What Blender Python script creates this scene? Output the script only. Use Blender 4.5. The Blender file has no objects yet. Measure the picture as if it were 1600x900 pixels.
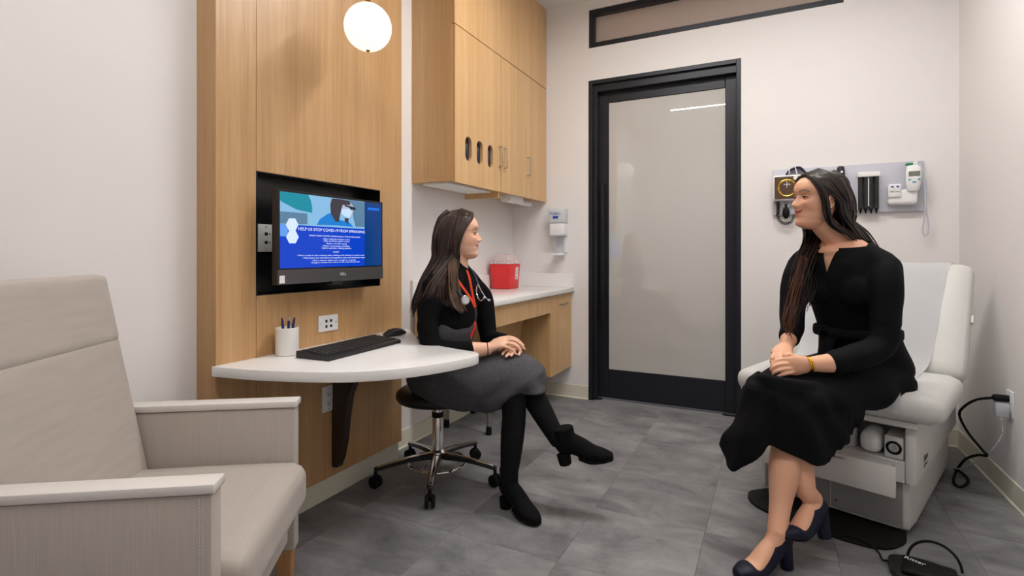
import bpy, bmesh, math, random
from mathutils import Vector, Matrix, noise
random.seed(7)
scn = bpy.context.scene
COL = scn.collection
PI = math.pi

# ------------------------------------------------------------------ camera
F_PX, CAM_H, PCX, PCY = 819.5, 1.12, 800.0, 396.0
YAW = math.atan(407 / F_PX)
SN, CS = math.sin(YAW), math.cos(YAW)
RV = Vector((CS, SN, 0)); DV = Vector((-SN, CS, 0)); UP = Vector((0, 0, 1))
cam = bpy.data.cameras.new('camera')
cam.sensor_width = 36.0
cam.lens = F_PX / 1600 * 36
cam.shift_y = -(450 - PCY) / 1600
cam.clip_start = 0.05
cam_o = bpy.data.objects.new('camera', cam)
cam_o.location = (0, 0, CAM_H)
cam_o.rotation_euler = (PI / 2, 0, YAW)
COL.objects.link(cam_o)
scn.camera = cam_o
# ------------------------------------------------------------------ world, exposure
w = bpy.data.worlds.new('world'); scn.world = w; w.use_nodes = True
w.node_tree.nodes['Background'].inputs[0].default_value = (.9, .92, 1, 1)
w.node_tree.nodes['Background'].inputs[1].default_value = 0.3
scn.view_settings.view_transform = 'Standard'
scn.view_settings.look = 'None'
scn.view_settings.gamma = 1
scn.view_settings.use_curve_mapping = False
scn.view_settings.exposure = 1.2
LIGHT_STRIP = 40.0     # ceiling LED strips (emission)
GLOBE_LIGHT = 0.46

def J(px, py, d):
    """photo pixel + depth along the lens axis -> world point"""
    r = (px - PCX) / F_PX * d
    return RV * r + DV * d + UP * (CAM_H - (py - PCY) / F_PX * d)

# ------------------------------------------------------------------ materials
def srgb(r, g, b):
    f = lambda v: v / 12.92 if v <= .04045 else ((v + .055) / 1.055) ** 2.4
    return (f(r / 255), f(g / 255), f(b / 255), 1)

def mat(name, col, rough=.5, metal=0, noise_scale=0, var=0, bump=0, bump_scale=None, spec=.5, stretch=(1, 1, 1),
        emit=0, sheen=0, coat=0, trans=0, alpha=1, attr=None, coords='Object', detail=4):
    m = bpy.data.materials.new(name); m.use_nodes = True
    nt = m.node_tree; N = nt.nodes; L = nt.links
    b = N['Principled BSDF']
    if len(col) == 3: col = (*col, 1)
    b.inputs['Base Color'].default_value = col
    b.inputs['Roughness'].default_value = rough
    b.inputs['Metallic'].default_value = metal
    b.inputs['Specular IOR Level'].default_value = spec
    if sheen: b.inputs['Sheen Weight'].default_value = sheen
    if coat: b.inputs['Coat Weight'].default_value = coat; b.inputs['Coat Roughness'].default_value = .08
    if trans: b.inputs['Transmission Weight'].default_value = trans
    if alpha < 1: b.inputs['Alpha'].default_value = alpha
    if emit:
        b.inputs['Emission Color'].default_value = col; b.inputs['Emission Strength'].default_value = emit
    tc = N.new('ShaderNodeTexCoord'); mp = N.new('ShaderNodeMapping')
    mp.inputs['Scale'].default_value = stretch
    L.new(tc.outputs[coords], mp.inputs['Vector'])
    if noise_scale and var:
        n = N.new('ShaderNodeTexNoise'); n.inputs['Scale'].default_value = noise_scale; n.inputs['Detail'].default_value = detail
        L.new(mp.outputs[0], n.inputs['Vector'])
        r = N.new('ShaderNodeValToRGB')
        r.color_ramp.elements[0].position = .3; r.color_ramp.elements[1].position = .7
        r.color_ramp.elements[0].color = tuple(max(0, c * (1 - var)) for c in col[:3]) + (1,)
        r.color_ramp.elements[1].color = tuple(min(1, c * (1 + var)) for c in col[:3]) + (1,)
        L.new(n.outputs['Fac'], r.inputs['Fac']); L.new(r.outputs[0], b.inputs['Base Color'])
    if attr:
        a = N.new('ShaderNodeAttribute'); a.attribute_name = attr
        L.new(a.outputs['Color'], b.inputs['Base Color'])
    if bump:
        n2 = N.new('ShaderNodeTexNoise'); n2.inputs['Scale'].default_value = bump_scale or noise_scale or 100; n2.inputs['Detail'].default_value = 3
        L.new(mp.outputs[0], n2.inputs['Vector'])
        bp = N.new('ShaderNodeBump'); bp.inputs['Strength'].default_value = bump; bp.inputs['Distance'].default_value = .004
        L.new(n2.outputs['Fac'], bp.inputs['Height']); L.new(bp.outputs[0], b.inputs['Normal'])
    return m

def wood_mat(name, c1, c2, rough=.38):
    m = mat(name, c1, rough, spec=.45)
    nt = m.node_tree; N = nt.nodes; L = nt.links; b = N['Principled BSDF']
    tc = N.new('ShaderNodeTexCoord')
    def nz(sc, st, det):
        mp = N.new('ShaderNodeMapping'); mp.inputs['Scale'].default_value = st
        L.new(tc.outputs['Object'], mp.inputs['Vector'])
        n = N.new('ShaderNodeTexNoise'); n.inputs['Scale'].default_value = sc; n.inputs['Detail'].default_value = det
        n.inputs['Roughness'].default_value = .6
        L.new(mp.outputs[0], n.inputs['Vector']); return n
    fine = nz(1, (170, 170, 4.0), 5); broad = nz(1, (22, 22, .35), 3)
    mx = N.new('ShaderNodeMath'); mx.operation = 'MULTIPLY_ADD'; mx.inputs[1].default_value = .5
    L.new(fine.outputs['Fac'], mx.inputs[0])
    m2 = N.new('ShaderNodeMath'); m2.operation = 'MULTIPLY'; m2.inputs[1].default_value = .5
    L.new(broad.outputs['Fac'], m2.inputs[0]); L.new(m2.outputs[0], mx.inputs[2])
    r = N.new('ShaderNodeValToRGB'); r.color_ramp.elements[0].position = .36; r.color_ramp.elements[1].position = .64
    r.color_ramp.elements[0].color = c2; r.color_ramp.elements[1].color = c1
    L.new(mx.outputs[0], r.inputs['Fac']); L.new(r.outputs[0], b.inputs['Base Color'])
    bp = N.new('ShaderNodeBump'); bp.inputs['Strength'].default_value = .08; bp.inputs['Distance'].default_value = .002
    L.new(fine.outputs['Fac'], bp.inputs['Height']); L.new(bp.outputs[0], b.inputs['Normal'])
    return m

def tile_mat():
    m = mat('floor_tile_vinyl', srgb(128, 127, 129), .48, spec=.35)
    nt = m.node_tree; N = nt.nodes; L = nt.links; b = N['Principled BSDF']
    geo = N.new('ShaderNodeNewGeometry'); oi = N.new('ShaderNodeObjectInfo')
    off = N.new('ShaderNodeVectorMath'); off.operation = 'MULTIPLY_ADD'; off.inputs[1].default_value = (37, 53, 11)
    cmb = N.new('ShaderNodeCombineXYZ')
    for i in range(3): L.new(oi.outputs['Random'], cmb.inputs[i])
    L.new(cmb.outputs[0], off.inputs[0]); L.new(geo.outputs['Position'], off.inputs[2])
    mp = N.new('ShaderNodeMapping'); mp.inputs['Scale'].default_value = (1, 1.7, 1); L.new(off.outputs[0], mp.inputs[0])
    n = N.new('ShaderNodeTexNoise'); n.inputs['Scale'].default_value = 3.2; n.inputs['Detail'].default_value = 9; n.inputs['Roughness'].default_value = .68
    n.inputs['Distortion'].default_value = .5
    L.new(mp.outputs[0], n.inputs['Vector'])
    r = N.new('ShaderNodeValToRGB'); e = r.color_ramp.elements
    e[0].position = .3; e[0].color = srgb(94, 93, 97); e[1].position = .7; e[1].color = srgb(155, 154, 155)
    L.new(n.outputs['Fac'], r.inputs['Fac'])
    hs = N.new('ShaderNodeHueSaturation')
    mr = N.new('ShaderNodeMapRange'); mr.inputs[3].default_value = .9; mr.inputs[4].default_value = 1.1
    L.new(oi.outputs['Random'], mr.inputs[0]); L.new(mr.outputs[0], hs.inputs['Value']); L.new(r.outputs[0], hs.inputs['Color'])
    L.new(hs.outputs[0], b.inputs['Base Color'])
    bp = N.new('ShaderNodeBump'); bp.inputs['Strength'].default_value = .06; L.new(n.outputs['Fac'], bp.inputs['Height']); L.new(bp.outputs[0], b.inputs['Normal'])
    return m

def weave_mat(name, col):
    m = mat(name, col, .62, spec=.3, sheen=.15)
    nt = m.node_tree; N = nt.nodes; L = nt.links; b = N['Principled BSDF']
    tc = N.new('ShaderNodeTexCoord'); acc = None
    for k, (rot, sc) in enumerate(((35, 1), (-35, 1))):
        mp = N.new('ShaderNodeMapping'); mp.inputs['Rotation'].default_value = (math.radians(rot), 0, math.radians(rot * .8)); mp.inputs['Scale'].default_value = (8, 300, 8)
        L.new(tc.outputs['Object'], mp.inputs[0])
        n = N.new('ShaderNodeTexNoise'); n.inputs['Scale'].default_value = 1; n.inputs['Detail'].default_value = 3; L.new(mp.outputs[0], n.inputs['Vector'])
        if acc is None: acc = n.outputs['Fac']
        else:
            a = N.new('ShaderNodeMath'); a.operation = 'ADD'; L.new(acc, a.inputs[0]); L.new(n.outputs['Fac'], a.inputs[1]); acc = a.outputs[0]
    h = N.new('ShaderNodeMath'); h.operation = 'MULTIPLY'; h.inputs[1].default_value = .5; L.new(acc, h.inputs[0])
    r = N.new('ShaderNodeValToRGB'); r.color_ramp.elements[0].position = .35; r.color_ramp.elements[1].position = .65
    r.color_ramp.elements[0].color = tuple(c * .94 for c in col[:3]) + (1,); r.color_ramp.elements[1].color = tuple(min(1, c * 1.05) for c in col[:3]) + (1,)
    L.new(h.outputs[0], r.inputs[0]); L.new(r.outputs[0], b.inputs['Base Color'])
    bp = N.new('ShaderNodeBump'); bp.inputs['Strength'].default_value = .05; bp.inputs['Distance'].default_value = .002; L.new(h.outputs[0], bp.inputs['Height']); L.new(bp.outputs[0], b.inputs['Normal'])
    return m

M = {}
M['wall'] = mat('wall_paint', srgb(234, 231, 230), .75, spec=.25, bump=.04, bump_scale=300)
M['ceil'] = mat('ceiling_paint', srgb(235, 234, 232), .8)
M['base'] = mat('baseboard_vinyl', srgb(226, 222, 205), .5, noise_scale=8, var=.03)
M['tile'] = tile_mat()
M['sub'] = mat('floor_joint', srgb(140, 139, 141), .7)
M['wood'] = wood_mat('oak_panel', srgb(205, 165, 118), srgb(183, 141, 95), .33)
M['cab'] = wood_mat('oak_cabinet', srgb(220, 182, 134), srgb(200, 158, 108), .36)
M['leg'] = wood_mat('oak_leg', srgb(196, 146, 98), srgb(166, 118, 74), .42)
M['black'] = mat('black_laminate', (.006, .006, .007), .3)
M['blackpl'] = mat('black_plastic', (.012, .012, .013), .42, noise_scale=200, var=.2, bump=.05, bump_scale=900)
M['key'] = mat('black_keycaps', (.02, .02, .021), .5)
M['greypl'] = mat('dark_grey_plastic', srgb(74, 72, 74), .45)
M['frame'] = mat('black_aluminium', srgb(34, 35, 42), .36, metal=.3, bump=.02, bump_scale=500)
M['glass'] = mat('frosted_glass', srgb(198, 196, 192), .004, spec=1.0, coat=1.0)
M['glass'].node_tree.nodes['Principled BSDF'].inputs['Coat Roughness'].default_value = 0.004
M['transom'] = mat('transom_glass', srgb(186, 170, 160), .06, spec=.5)
M['quartz'] = mat('white_quartz', srgb(240, 239, 238), .22, noise_scale=40, var=.015)
M['steel'] = mat('brushed_nickel', srgb(178, 174, 168), .32, metal=1, noise_scale=120, var=.08)
M['chrome'] = mat('chrome', (.85, .85, .85), .08, metal=1)
M['dsteel'] = mat('bronze_steel', srgb(72, 62, 58), .38, metal=.6, noise_scale=30, var=.1)
M['brass'] = mat('brass', srgb(205, 150, 60), .25, metal=1)
M['globe'] = mat('opal_glass', (.30, .29, .27, 1), .2)
_g = M['globe'].node_tree.nodes['Principled BSDF']; _g.inputs['Emission Color'].default_value = (1, .925, .83, 1); _g.inputs['Emission Strength'].default_value = GLOBE_LIGHT
M['led'] = mat('led_diffuser', (1, .968, .93, 1), .4, emit=LIGHT_STRIP)
M['white'] = mat('white_plastic', srgb(236, 236, 236), .35)
M['white2'] = mat('off_white_plastic', srgb(214, 214, 214), .4)
M['greyw'] = mat('light_grey_plastic', srgb(196, 198, 208), .4)
M['red'] = mat('red_plastic', srgb(222, 44, 48), .35, spec=.5)
M['redclear'] = mat('clear_pink_plastic', srgb(244, 212, 210), .12, alpha=.3)
M['fabric'] = weave_mat('beige_upholstery', srgb(182, 173, 165))
M['cap'] = mat('arm_cap', srgb(222, 217, 213), .4)
M['marble'] = mat('white_marble', srgb(238, 236, 233), .3, noise_scale=9, var=.05)
M['pen'] = mat('navy_pen', srgb(22, 40, 96), .3)
M['vinyl'] = mat('exam_vinyl', srgb(208, 208, 205), .42, spec=.4, bump=.03, bump_scale=400)
M['paper'] = mat('exam_paper', srgb(240, 241, 243), .7, bump=.12, bump_scale=300)
M['tblw'] = mat('table_enamel', srgb(212, 210, 208), .38)
M['tblg'] = mat('table_grey_panel', srgb(150, 149, 149), .45)
M['rubber'] = mat('black_rubber', (.006, .006, .006), .65, spec=.2)
M['board'] = mat('grey_wall_board', srgb(196, 197, 208), .4)
M['dial'] = mat('bronze_dial', srgb(94, 74, 58), .3, metal=.4)
M['gold'] = mat('gold', srgb(232, 182, 60), .22, metal=1)
M['green'] = mat('green_plastic', srgb(20, 135, 80), .4)
M['teal'] = mat('teal_button', srgb(70, 165, 190), .4)
M['lcd'] = mat('lcd_screen', srgb(116, 122, 112), .25)
M['txtblue'] = mat('blue_print', srgb(40, 70, 170), .5)
M['txtblk'] = mat('black_print', srgb(30, 30, 30), .5)
M['txtw'] = mat('white_print', srgb(235, 235, 235), .5)
M['slot'] = mat('dark_slot', (.01, .01, .012), .5)
M['dpurple'] = mat('dark_glove_box', srgb(40, 38, 60), .5)
def screen_mat(name, c, e=.9):
    m = mat(name, (0, 0, 0), .25, spec=.3)
    b = m.node_tree.nodes['Principled BSDF']; b.inputs['Emission Color'].default_value = c; b.inputs['Emission Strength'].default_value = e
    return m
# people
M['skin'] = mat('skin', srgb(222, 170, 140), .5, spec=.4, attr='tint', bump=.03, bump_scale=500)
M['skin'].node_tree.nodes['Principled BSDF'].inputs['Subsurface Weight'].default_value = .12
M['skin'].node_tree.nodes['Principled BSDF'].inputs['Subsurface Radius'].default_value = (.01, .004, .002)
M['hair1'] = mat('dark_brown_hair', srgb(54, 38, 32), .45, spec=.4, noise_scale=60, var=.3, stretch=(1, 1, .12))
M['hair2'] = mat('black_brown_hair', srgb(34, 23, 19), .4, spec=.4, noise_scale=60, var=.4, stretch=(1, 1, .12))
M['hair2b'] = mat('brown_hair_ends', srgb(76, 46, 32), .42, spec=.4, noise_scale=60, var=.35, stretch=(1, 1, .12))
M['hair1b'] = mat('lighter_brown_hair_ends', srgb(104, 82, 68), .48, spec=.45, noise_scale=60, var=.3, stretch=(1, 1, .12))
M['sweater'] = mat('black_knit', (.004, .004, .005), .9, spec=.12, bump=.25, bump_scale=420)
M['skirt'] = mat('charcoal_wool', srgb(84, 83, 87), .95, spec=.1, noise_scale=260, var=.38, bump=.3, bump_scale=420)
M['tights'] = mat('black_tights', (.004, .004, .0045), .75, spec=.18)
M['suede'] = mat('black_suede', (.005, .005, .0055), .9, spec=.15, noise_scale=60, var=.3)
M['dress'] = mat('black_dress_cloth', (.004, .004, .0055), .8, spec=.15, bump=.15, bump_scale=160)
M['navy'] = mat('navy_velvet', srgb(14, 16, 40), .5, spec=.3, noise_scale=50, var=.3)
M['orange'] = mat('orange_ribbon', srgb(245, 78, 28), .55)
M['tube'] = mat('navy_tubing', srgb(24, 32, 62), .35)
M['eye'] = mat('eye_white', srgb(205, 196, 190), .25)
M['iris'] = mat('dark_iris', srgb(40, 26, 18), .15)
M['lash'] = mat('dark_lash', srgb(38, 26, 22), .6)
M['sole'] = mat('shoe_sole', srgb(40, 34, 32), .7)

# ------------------------------------------------------------------ mesh helpers
def merge(bm, tmp, mx=None):
    if mx is not None: bmesh.ops.transform(tmp, matrix=mx, verts=tmp.verts)
    me = bpy.data.meshes.new('tmp'); tmp.to_mesh(me); tmp.free(); bm.from_mesh(me); bpy.data.meshes.remove(me)

def nb(): return bmesh.new()

def box(bm, x0, x1, y0, y1, z0, z1, bev=0, seg=2, mx=None):
    t = bmesh.new(); bmesh.ops.create_cube(t, size=1)
    for v in t.verts:
        v.co = Vector(((x0 + x1) / 2 + v.co.x * (x1 - x0), (y0 + y1) / 2 + v.co.y * (y1 - y0), (z0 + z1) / 2 + v.co.z * (z1 - z0)))
    if bev:
        bmesh.ops.bevel(t, geom=list(t.edges), offset=bev, segments=seg, affect='EDGES', profile=.5)
    merge(bm, t, mx); return bm

def lathe(bm, prof, seg=24, mx=None):
    t = bmesh.new(); rings = []
    for r, z in prof:
        if r < 1e-6: rings.append([t.verts.new((0, 0, z))])
        else: rings.append([t.verts.new((r * math.cos(2 * PI * k / seg), r * math.sin(2 * PI * k / seg), z)) for k in range(seg)])
    for a, b in zip(rings, rings[1:]):
        for k in range(seg):
            k2 = (k + 1) % seg
            if len(a) == 1 and len(b) == 1: continue
            if len(a) == 1: t.faces.new((a[0], b[k2], b[k]))
            elif len(b) == 1: t.faces.new((a[k], a[k2], b[0]))
            else: t.faces.new((a[k], a[k2], b[k2], b[k]))
    for ring, s in ((rings[0], 1), (rings[-1], 0)):
        if len(ring) > 1: t.faces.new(ring[::-1] if s else ring)
    bmesh.ops.recalc_face_normals(t, faces=t.faces)
    merge(bm, t, mx); return bm

def cyl(bm, c, r, h, axis='Z', seg=24, bev=0):
    c = Vector(c); mx = Matrix.Translation(c)
    if axis == 'X': mx = mx @ Matrix.Rotation(PI / 2, 4, 'Y')
    if axis == 'Y': mx = mx @ Matrix.Rotation(-PI / 2, 4, 'X')
    e = bev
    prof = [(r, 0), (r, h)] if not e else [(r - e, 0), (r - e * .3, e * .3), (r, e), (r, h - e), (r - e * .3, h - e * .3), (r - e, h)]
    return lathe(bm, prof, seg, mx)

def prism(bm, pts, z0, z1, bev=0, seg=2, mx=None):
    t = bmesh.new()
    vs = [t.verts.new((x, y, z0)) for x, y in pts]
    f = t.faces.new(vs)
    r = bmesh.ops.extrude_face_region(t, geom=[f])
    for v in r['geom']:
        if isinstance(v, bmesh.types.BMVert): v.co.z = z1
    bmesh.ops.recalc_face_normals(t, faces=t.faces)
    if bev:
        es = [e for e in t.edges if abs(e.verts[0].co.z - e.verts[1].co.z) < 1e-6]
        bmesh.ops.bevel(t, geom=es, offset=bev, segments=seg, affect='EDGES', profile=.5)
    merge(bm, t, mx); return bm

def catmull(pts, sub):
    """pts: tuples of floats (any length); returns interpolated list"""
    P = [tuple(p) for p in pts]
    if len(P) < 3 or sub <= 1:
        return P
    out = []
    Q = [tuple(2 * a - b for a, b in zip(P[0], P[1]))] + P + [tuple(2 * a - b for a, b in zip(P[-1], P[-2]))]
    for i in range(1, len(Q) - 2):
        for k in range(sub):
            t = k / sub
            out.append(tuple(.5 * ((2 * b) + (-a + c) * t + (2 * a - 5 * b + 4 * c - d) * t * t + (-a + 3 * b - 3 * c + d) * t ** 3)
                             for a, b, c, d in zip(Q[i - 1], Q[i], Q[i + 1], Q[i + 2])))
    out.append(P[-1])
    return out

def loft(bm, secs, hint=(0, 0, 1), n=16, sub=5, round_ends=True):
    """secs: list of (Vector, ra, rb): ra along hint (made perpendicular), rb across"""
    S = catmull([(*Vector(p), ra, rb) for p, ra, rb in secs], sub)
    C = [Vector(s[:3]) for s in S]; hint = Vector(hint)
    T = []
    for i in range(len(C)):
        a = C[max(i - 1, 0)]; b = C[min(i + 1, len(C) - 1)]
        v = b - a
        T.append(v.normalized() if v.length > 1e-9 else Vector((0, 0, 1)))
    ringspec = []
    def spec(i, shift=0, k=1): return (C[i] + T[i] * shift, T[i], max(S[i][3], 1e-4) * k, max(S[i][4], 1e-4) * k)
    if round_ends:
        e = min(S[0][3], S[0][4]) * .8
        for a in (85, 65, 45, 22): ringspec.append(spec(0, -e * math.sin(math.radians(a)), math.cos(math.radians(a))))
    for i in range(len(C)): ringspec.append(spec(i))
    if round_ends:
        e = min(S[-1][3], S[-1][4]) * .8
        for a in (22, 45, 65, 85): ringspec.append(spec(len(C) - 1, e * math.sin(math.radians(a)), math.cos(math.radians(a))))
    rings = []; last = None
    for c, t, ra, rb in ringspec:
        s = hint - t * hint.dot(t)
        if s.length < .15 and last is not None: s = last - t * last.dot(t)
        if s.length < 1e-4: s = t.orthogonal()
        s.normalize(); last = s; o = t.cross(s)
        rings.append([bm.verts.new(c + s * (ra * math.cos(2 * PI * k / n)) + o * (rb * math.sin(2 * PI * k / n))) for k in range(n)])
    for a, b in zip(rings, rings[1:]):
        for k in range(n):
            bm.faces.new((a[k], a[(k + 1) % n], b[(k + 1) % n], b[k]))
    bm.faces.new(rings[0][::-1]); bm.faces.new(rings[-1])
    return bm

def tube(bm, pts, r, n=8, sub=5, taper=None):
    secs = []
    for i, p in enumerate(pts):
        rr = r if taper is None else r + (taper - r) * i / (len(pts) - 1)
        secs.append((Vector(p), rr, rr))
    return loft(bm, secs, (.13, .21, .97), n, sub)

def ellipsoid(bm, c, r, mx=None, seg=20, rings=12):
    t = bmesh.new(); bmesh.ops.create_uvsphere(t, u_segments=seg, v_segments=rings, radius=1)
    for v in t.verts: v.co = Vector((v.co.x * r[0], v.co.y * r[1], v.co.z * r[2]))
    m4 = Matrix.Translation(Vector(c))
    if mx is not None: m4 = m4 @ mx
    merge(bm, t, m4); return bm

def torus(bm, c, R, r, mx=None, seg=40, n=10, a0=0, a1=2 * PI):
    full = abs(a1 - a0 - 2 * PI) < 1e-6
    t = bmesh.new(); rings = []
    cnt = seg if full else seg + 1
    for i in range(cnt):
        a = a0 + (a1 - a0) * i / seg
        rings.append([t.verts.new(((R + r * math.cos(2 * PI * k / n)) * math.cos(a), (R + r * math.cos(2 * PI * k / n)) * math.sin(a), r * math.sin(2 * PI * k / n))) for k in range(n)])
    for i in range(cnt if full else cnt - 1):
        a = rings[i]; b = rings[(i + 1) % cnt]
        for k in range(n): t.faces.new((a[k], b[k], b[(k + 1) % n], a[(k + 1) % n]))
    if not full:
        t.faces.new(rings[0]); t.faces.new(rings[-1][::-1])
    m4 = Matrix.Translation(Vector(c))
    if mx is not None: m4 = m4 @ mx
    merge(bm, t, m4); return bm

def sheet(bm, rows, thick=0.0):
    """rows: list of rows of points -> grid; thick gives depth along the normal"""
    R = [[bm.verts.new(p) for p in row] for row in rows]
    fs = []
    for a, b in zip(R, R[1:]):
        for k in range(len(a) - 1): fs.append(bm.faces.new((a[k], a[k + 1], b[k + 1], b[k])))
    if thick: bmesh.ops.solidify(bm, geom=fs, thickness=thick)
    return bm

def props(o, label, cat, group=None, kind=None):
    if label: o['label'] = label
    if cat: o['category'] = cat
    if group: o['group'] = group
    if kind: o['kind'] = kind
    return o

def obj(name, bm, m, parent=None, origin=None, smooth=35):
    if origin is not None: bmesh.ops.translate(bm, vec=-Vector(origin), verts=bm.verts)
    me = bpy.data.meshes.new(name); bm.to_mesh(me); bm.free()
    me.materials.append(M[m] if isinstance(m, str) else m)
    if smooth:
        me.shade_smooth(); me.set_sharp_from_angle(angle=math.radians(smooth))
    o = bpy.data.objects.new(name, me); COL.objects.link(o)
    if parent: o.parent = parent
    elif origin is not None: o.location = origin
    return o

def thing(name, label, cat, loc=(0, 0, 0), rotz=0, group=None, kind=None):
    o = bpy.data.objects.new(name, None); COL.objects.link(o); o.empty_display_size = .1
    o.location = loc; o.rotation_euler = (0, 0, rotz)
    return props(o, label, cat, group, kind)

def struct(name, bm, m, parent=None, label=None, cat=None, smooth=35):
    o = obj(name, bm, m, parent, smooth=smooth)
    if parent is None: props(o, label, cat, kind='structure')
    return o

def basis(x, y, z, o):
    return Matrix(((x[0], y[0], z[0], o[0]), (x[1], y[1], z[1], o[1]), (x[2], y[2], z[2], o[2]), (0, 0, 0, 1)))

def text(name, body, size, m, parent, mx, align='LEFT', ext=.0004, wid=None):
    cu = bpy.data.curves.new(name, 'FONT'); cu.body = body; cu.size = size; cu.align_x = align; cu.extrude = ext
    t = bpy.data.objects.new(name, cu); COL.objects.link(t)
    bpy.context.view_layer.update()
    me = bpy.data.meshes.new_from_object(t.evaluated_get(bpy.context.evaluated_depsgraph_get()))
    bpy.data.objects.remove(t)
    if wid and len(me.vertices):
        xs = [v.co.x for v in me.vertices]; k = wid / max(1e-6, max(xs) - min(xs))
        for v in me.vertices: v.co.x *= k
    me.transform(mx); me.materials.clear(); me.materials.append(M[m] if isinstance(m, str) else m)
    o = bpy.data.objects.new(name, me); COL.objects.link(o); o.parent = parent
    return o

def fuse(bm, voxel, it=4, fac=.5):
    me = bpy.data.meshes.new('fuse'); bm.to_mesh(me); bm.free()
    o = bpy.data.objects.new('fuse', me); COL.objects.link(o)
    r = o.modifiers.new('r', 'REMESH'); r.mode = 'VOXEL'; r.voxel_size = voxel
    if it:
        s = o.modifiers.new('s', 'SMOOTH'); s.factor = fac; s.iterations = it
    bpy.context.view_layer.update()
    me2 = bpy.data.meshes.new_from_object(o.evaluated_get(bpy.context.evaluated_depsgraph_get()))
    bpy.data.objects.remove(o); bpy.data.meshes.remove(me)
    out = bmesh.new(); out.from_mesh(me2); bpy.data.meshes.remove(me2)
    return out

# ================================================================== the room
XL, XR, YB, YF, ZC = -1.91, 0.965, 3.86, -1.1, 3.05
WT = .16
# floor
fl = struct('floor', box(nb(), XL - WT, XR + WT, YF - WT, YB + WT, -.06, -.004), 'sub', label='grey floor under the vinyl tiles', cat='floor')
xs = [XL + .001]; x = -.70 - .4575 * 2
while x < XR: xs.append(x); x += .4575
xs.append(XR - .001)
ys = [YF + .001]; y = 2.235 - .457 * 7
while y < YB: 
    if y > YF + .05: ys.append(y)
    y += .457
ys.append(YB - .001)
for i in range(len(xs) - 1):
    for j in range(len(ys) - 1):
        g = .0004
        a0, a1, b0, b1 = xs[i] + g, xs[i + 1] - g, ys[j] + g, ys[j + 1] - g
        bm = nb(); box(bm, a0, a1, b0, b1, -.004, 0, .0005, 1)
        obj('floor_tile', bm, 'tile', fl, smooth=0)
struct('ceiling', box(nb(), XL - WT, XR + WT, YF - WT, YB + WT, ZC, ZC + .1), 'ceil', label='white ceiling', cat='ceiling')
struct('wall_left', box(nb(), XL - WT, XL, YF, YB + WT, 0, ZC), 'wall', label='white wall behind armchair and oak panel', cat='wall')
struct('wall_right', box(nb(), XR, XR + WT, YF, YB + WT, 0, ZC), 'wall', label='white wall with the power outlet', cat='wall')
struct('wall_front', box(nb(), XL - WT, XR + WT, YF - WT, YF, 0, ZC), 'wall', label='white wall opposite the glass door', cat='wall')
# back wall with two openings (door, transom)
DX0, DX1, DZ = -1.262, -.19, 2.44
TX0, TX1, TZ0, TZ1 = -1.262, .40, 2.69, 2.985
bm = nb()
Yw = YB + WT
box(bm, XL, DX0, YB, Yw, 0, TZ0); box(bm, DX1, XR, YB, Yw, 0, TZ0); box(bm, DX0, DX1, YB, Yw, DZ, TZ0)
box(bm, XL, TX0, YB, Yw, TZ0, ZC); box(bm, TX1, XR, YB, Yw, TZ0, ZC); box(bm, TX0, TX1, YB, Yw, TZ1, ZC)
struct('wall_back', bm, 'wall', label='white wall with the black framed glass door', cat='wall', smooth=0)
# corridor behind the openings: floor strip and far wall
struct('floor_corridor', box(nb(), XL, XR, Yw, Yw + 1.2, -.06, -.001), mat('corridor_floor', srgb(150, 120, 100), .6), label='corridor floor beyond the glass door', cat='floor')
struct('wall_corridor', box(nb(), XL, XR, Yw + 1.2, Yw + 1.3, 0, ZC), 'wall', label='corridor wall beyond the transom', cat='wall')

# baseboards
def baseboard(name, a, b, nrm, label, h=.105):
    a = Vector(a); b = Vector(b); n = Vector(nrm); bm = nb()
    prof = [(0, 0), (.012, 0), (.012, .006), (.006, .012), (.005, h - .004), (.003, h), (0, h)]
    rows = [[a + n * u + UP * v for u, v in prof], [b + n * u + UP * v for u, v in prof]]
    sheet(bm, rows); 
    bmesh.ops.recalc_face_normals(bm, faces=bm.faces)
    struct(name, bm, 'base', label=label, cat='baseboard', smooth=25)
baseboard('baseboard_left', (XL, 2.285, 0), (XL, YB, 0), (1, 0, 0), 'cream vinyl baseboard under the counter')
baseboard('baseboard_left.001', (XL, YF, 0), (XL, 1.215, 0), (1, 0, 0), 'cream vinyl baseboard behind the armchair')
baseboard('baseboard_back', (XL, YB, 0), (DX0 - .002, YB, 0), (0, -1, 0), 'cream vinyl baseboard beside the glass door')
baseboard('baseboard_back.001', (DX1 + .002, YB, 0), (XR, YB, 0), (0, -1, 0), 'cream vinyl baseboard behind the exam table')
baseboard('baseboard_right', (XR, YF, 0), (XR, YB, 0), (-1, 0, 0), 'cream vinyl baseboard below the power outlet')

# door: frame, sliding leaf, glass, pull handle
door = thing('door_1', 'black framed sliding door with frosted glass', 'door', (0, 0, 0), kind='structure')
bm = nb(); fo = -.004
for q in ((DX0, DX0 + .03, 0, DZ), (DX1 - .03, DX1, 0, DZ), (DX0 + .03, DX1 - .03, DZ - .03, DZ)):
    box(bm, q[0], q[1], YB + fo, YB + .13, q[2], q[3], .002, 1)
obj('door_frame', bm, 'frame', door)
bm = nb()
box(bm, DX0 + .03, DX0 + .06, YB + .02, YB + .06, .004, DZ - .03, .002, 1)
box(bm, DX0 + .06, DX1 - .03, YB + .02, YB + .06, DZ - .085, DZ - .03, .002, 1)
obj('inner_stop', bm, 'frame', door)
LY0, LY1 = YB + .075, YB + .115
GX0, GX1, GZ0, GZ1 = -1.125, -.295, .232, 2.275
bm = nb(); lx0, lx1 = DX0 + .032, DX1 - .032
box(bm, lx0, GX0, LY0, LY1, .012, DZ - .034, .003, 1); box(bm, GX1, lx1, LY0, LY1, .012, DZ - .034, .003, 1)
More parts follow.
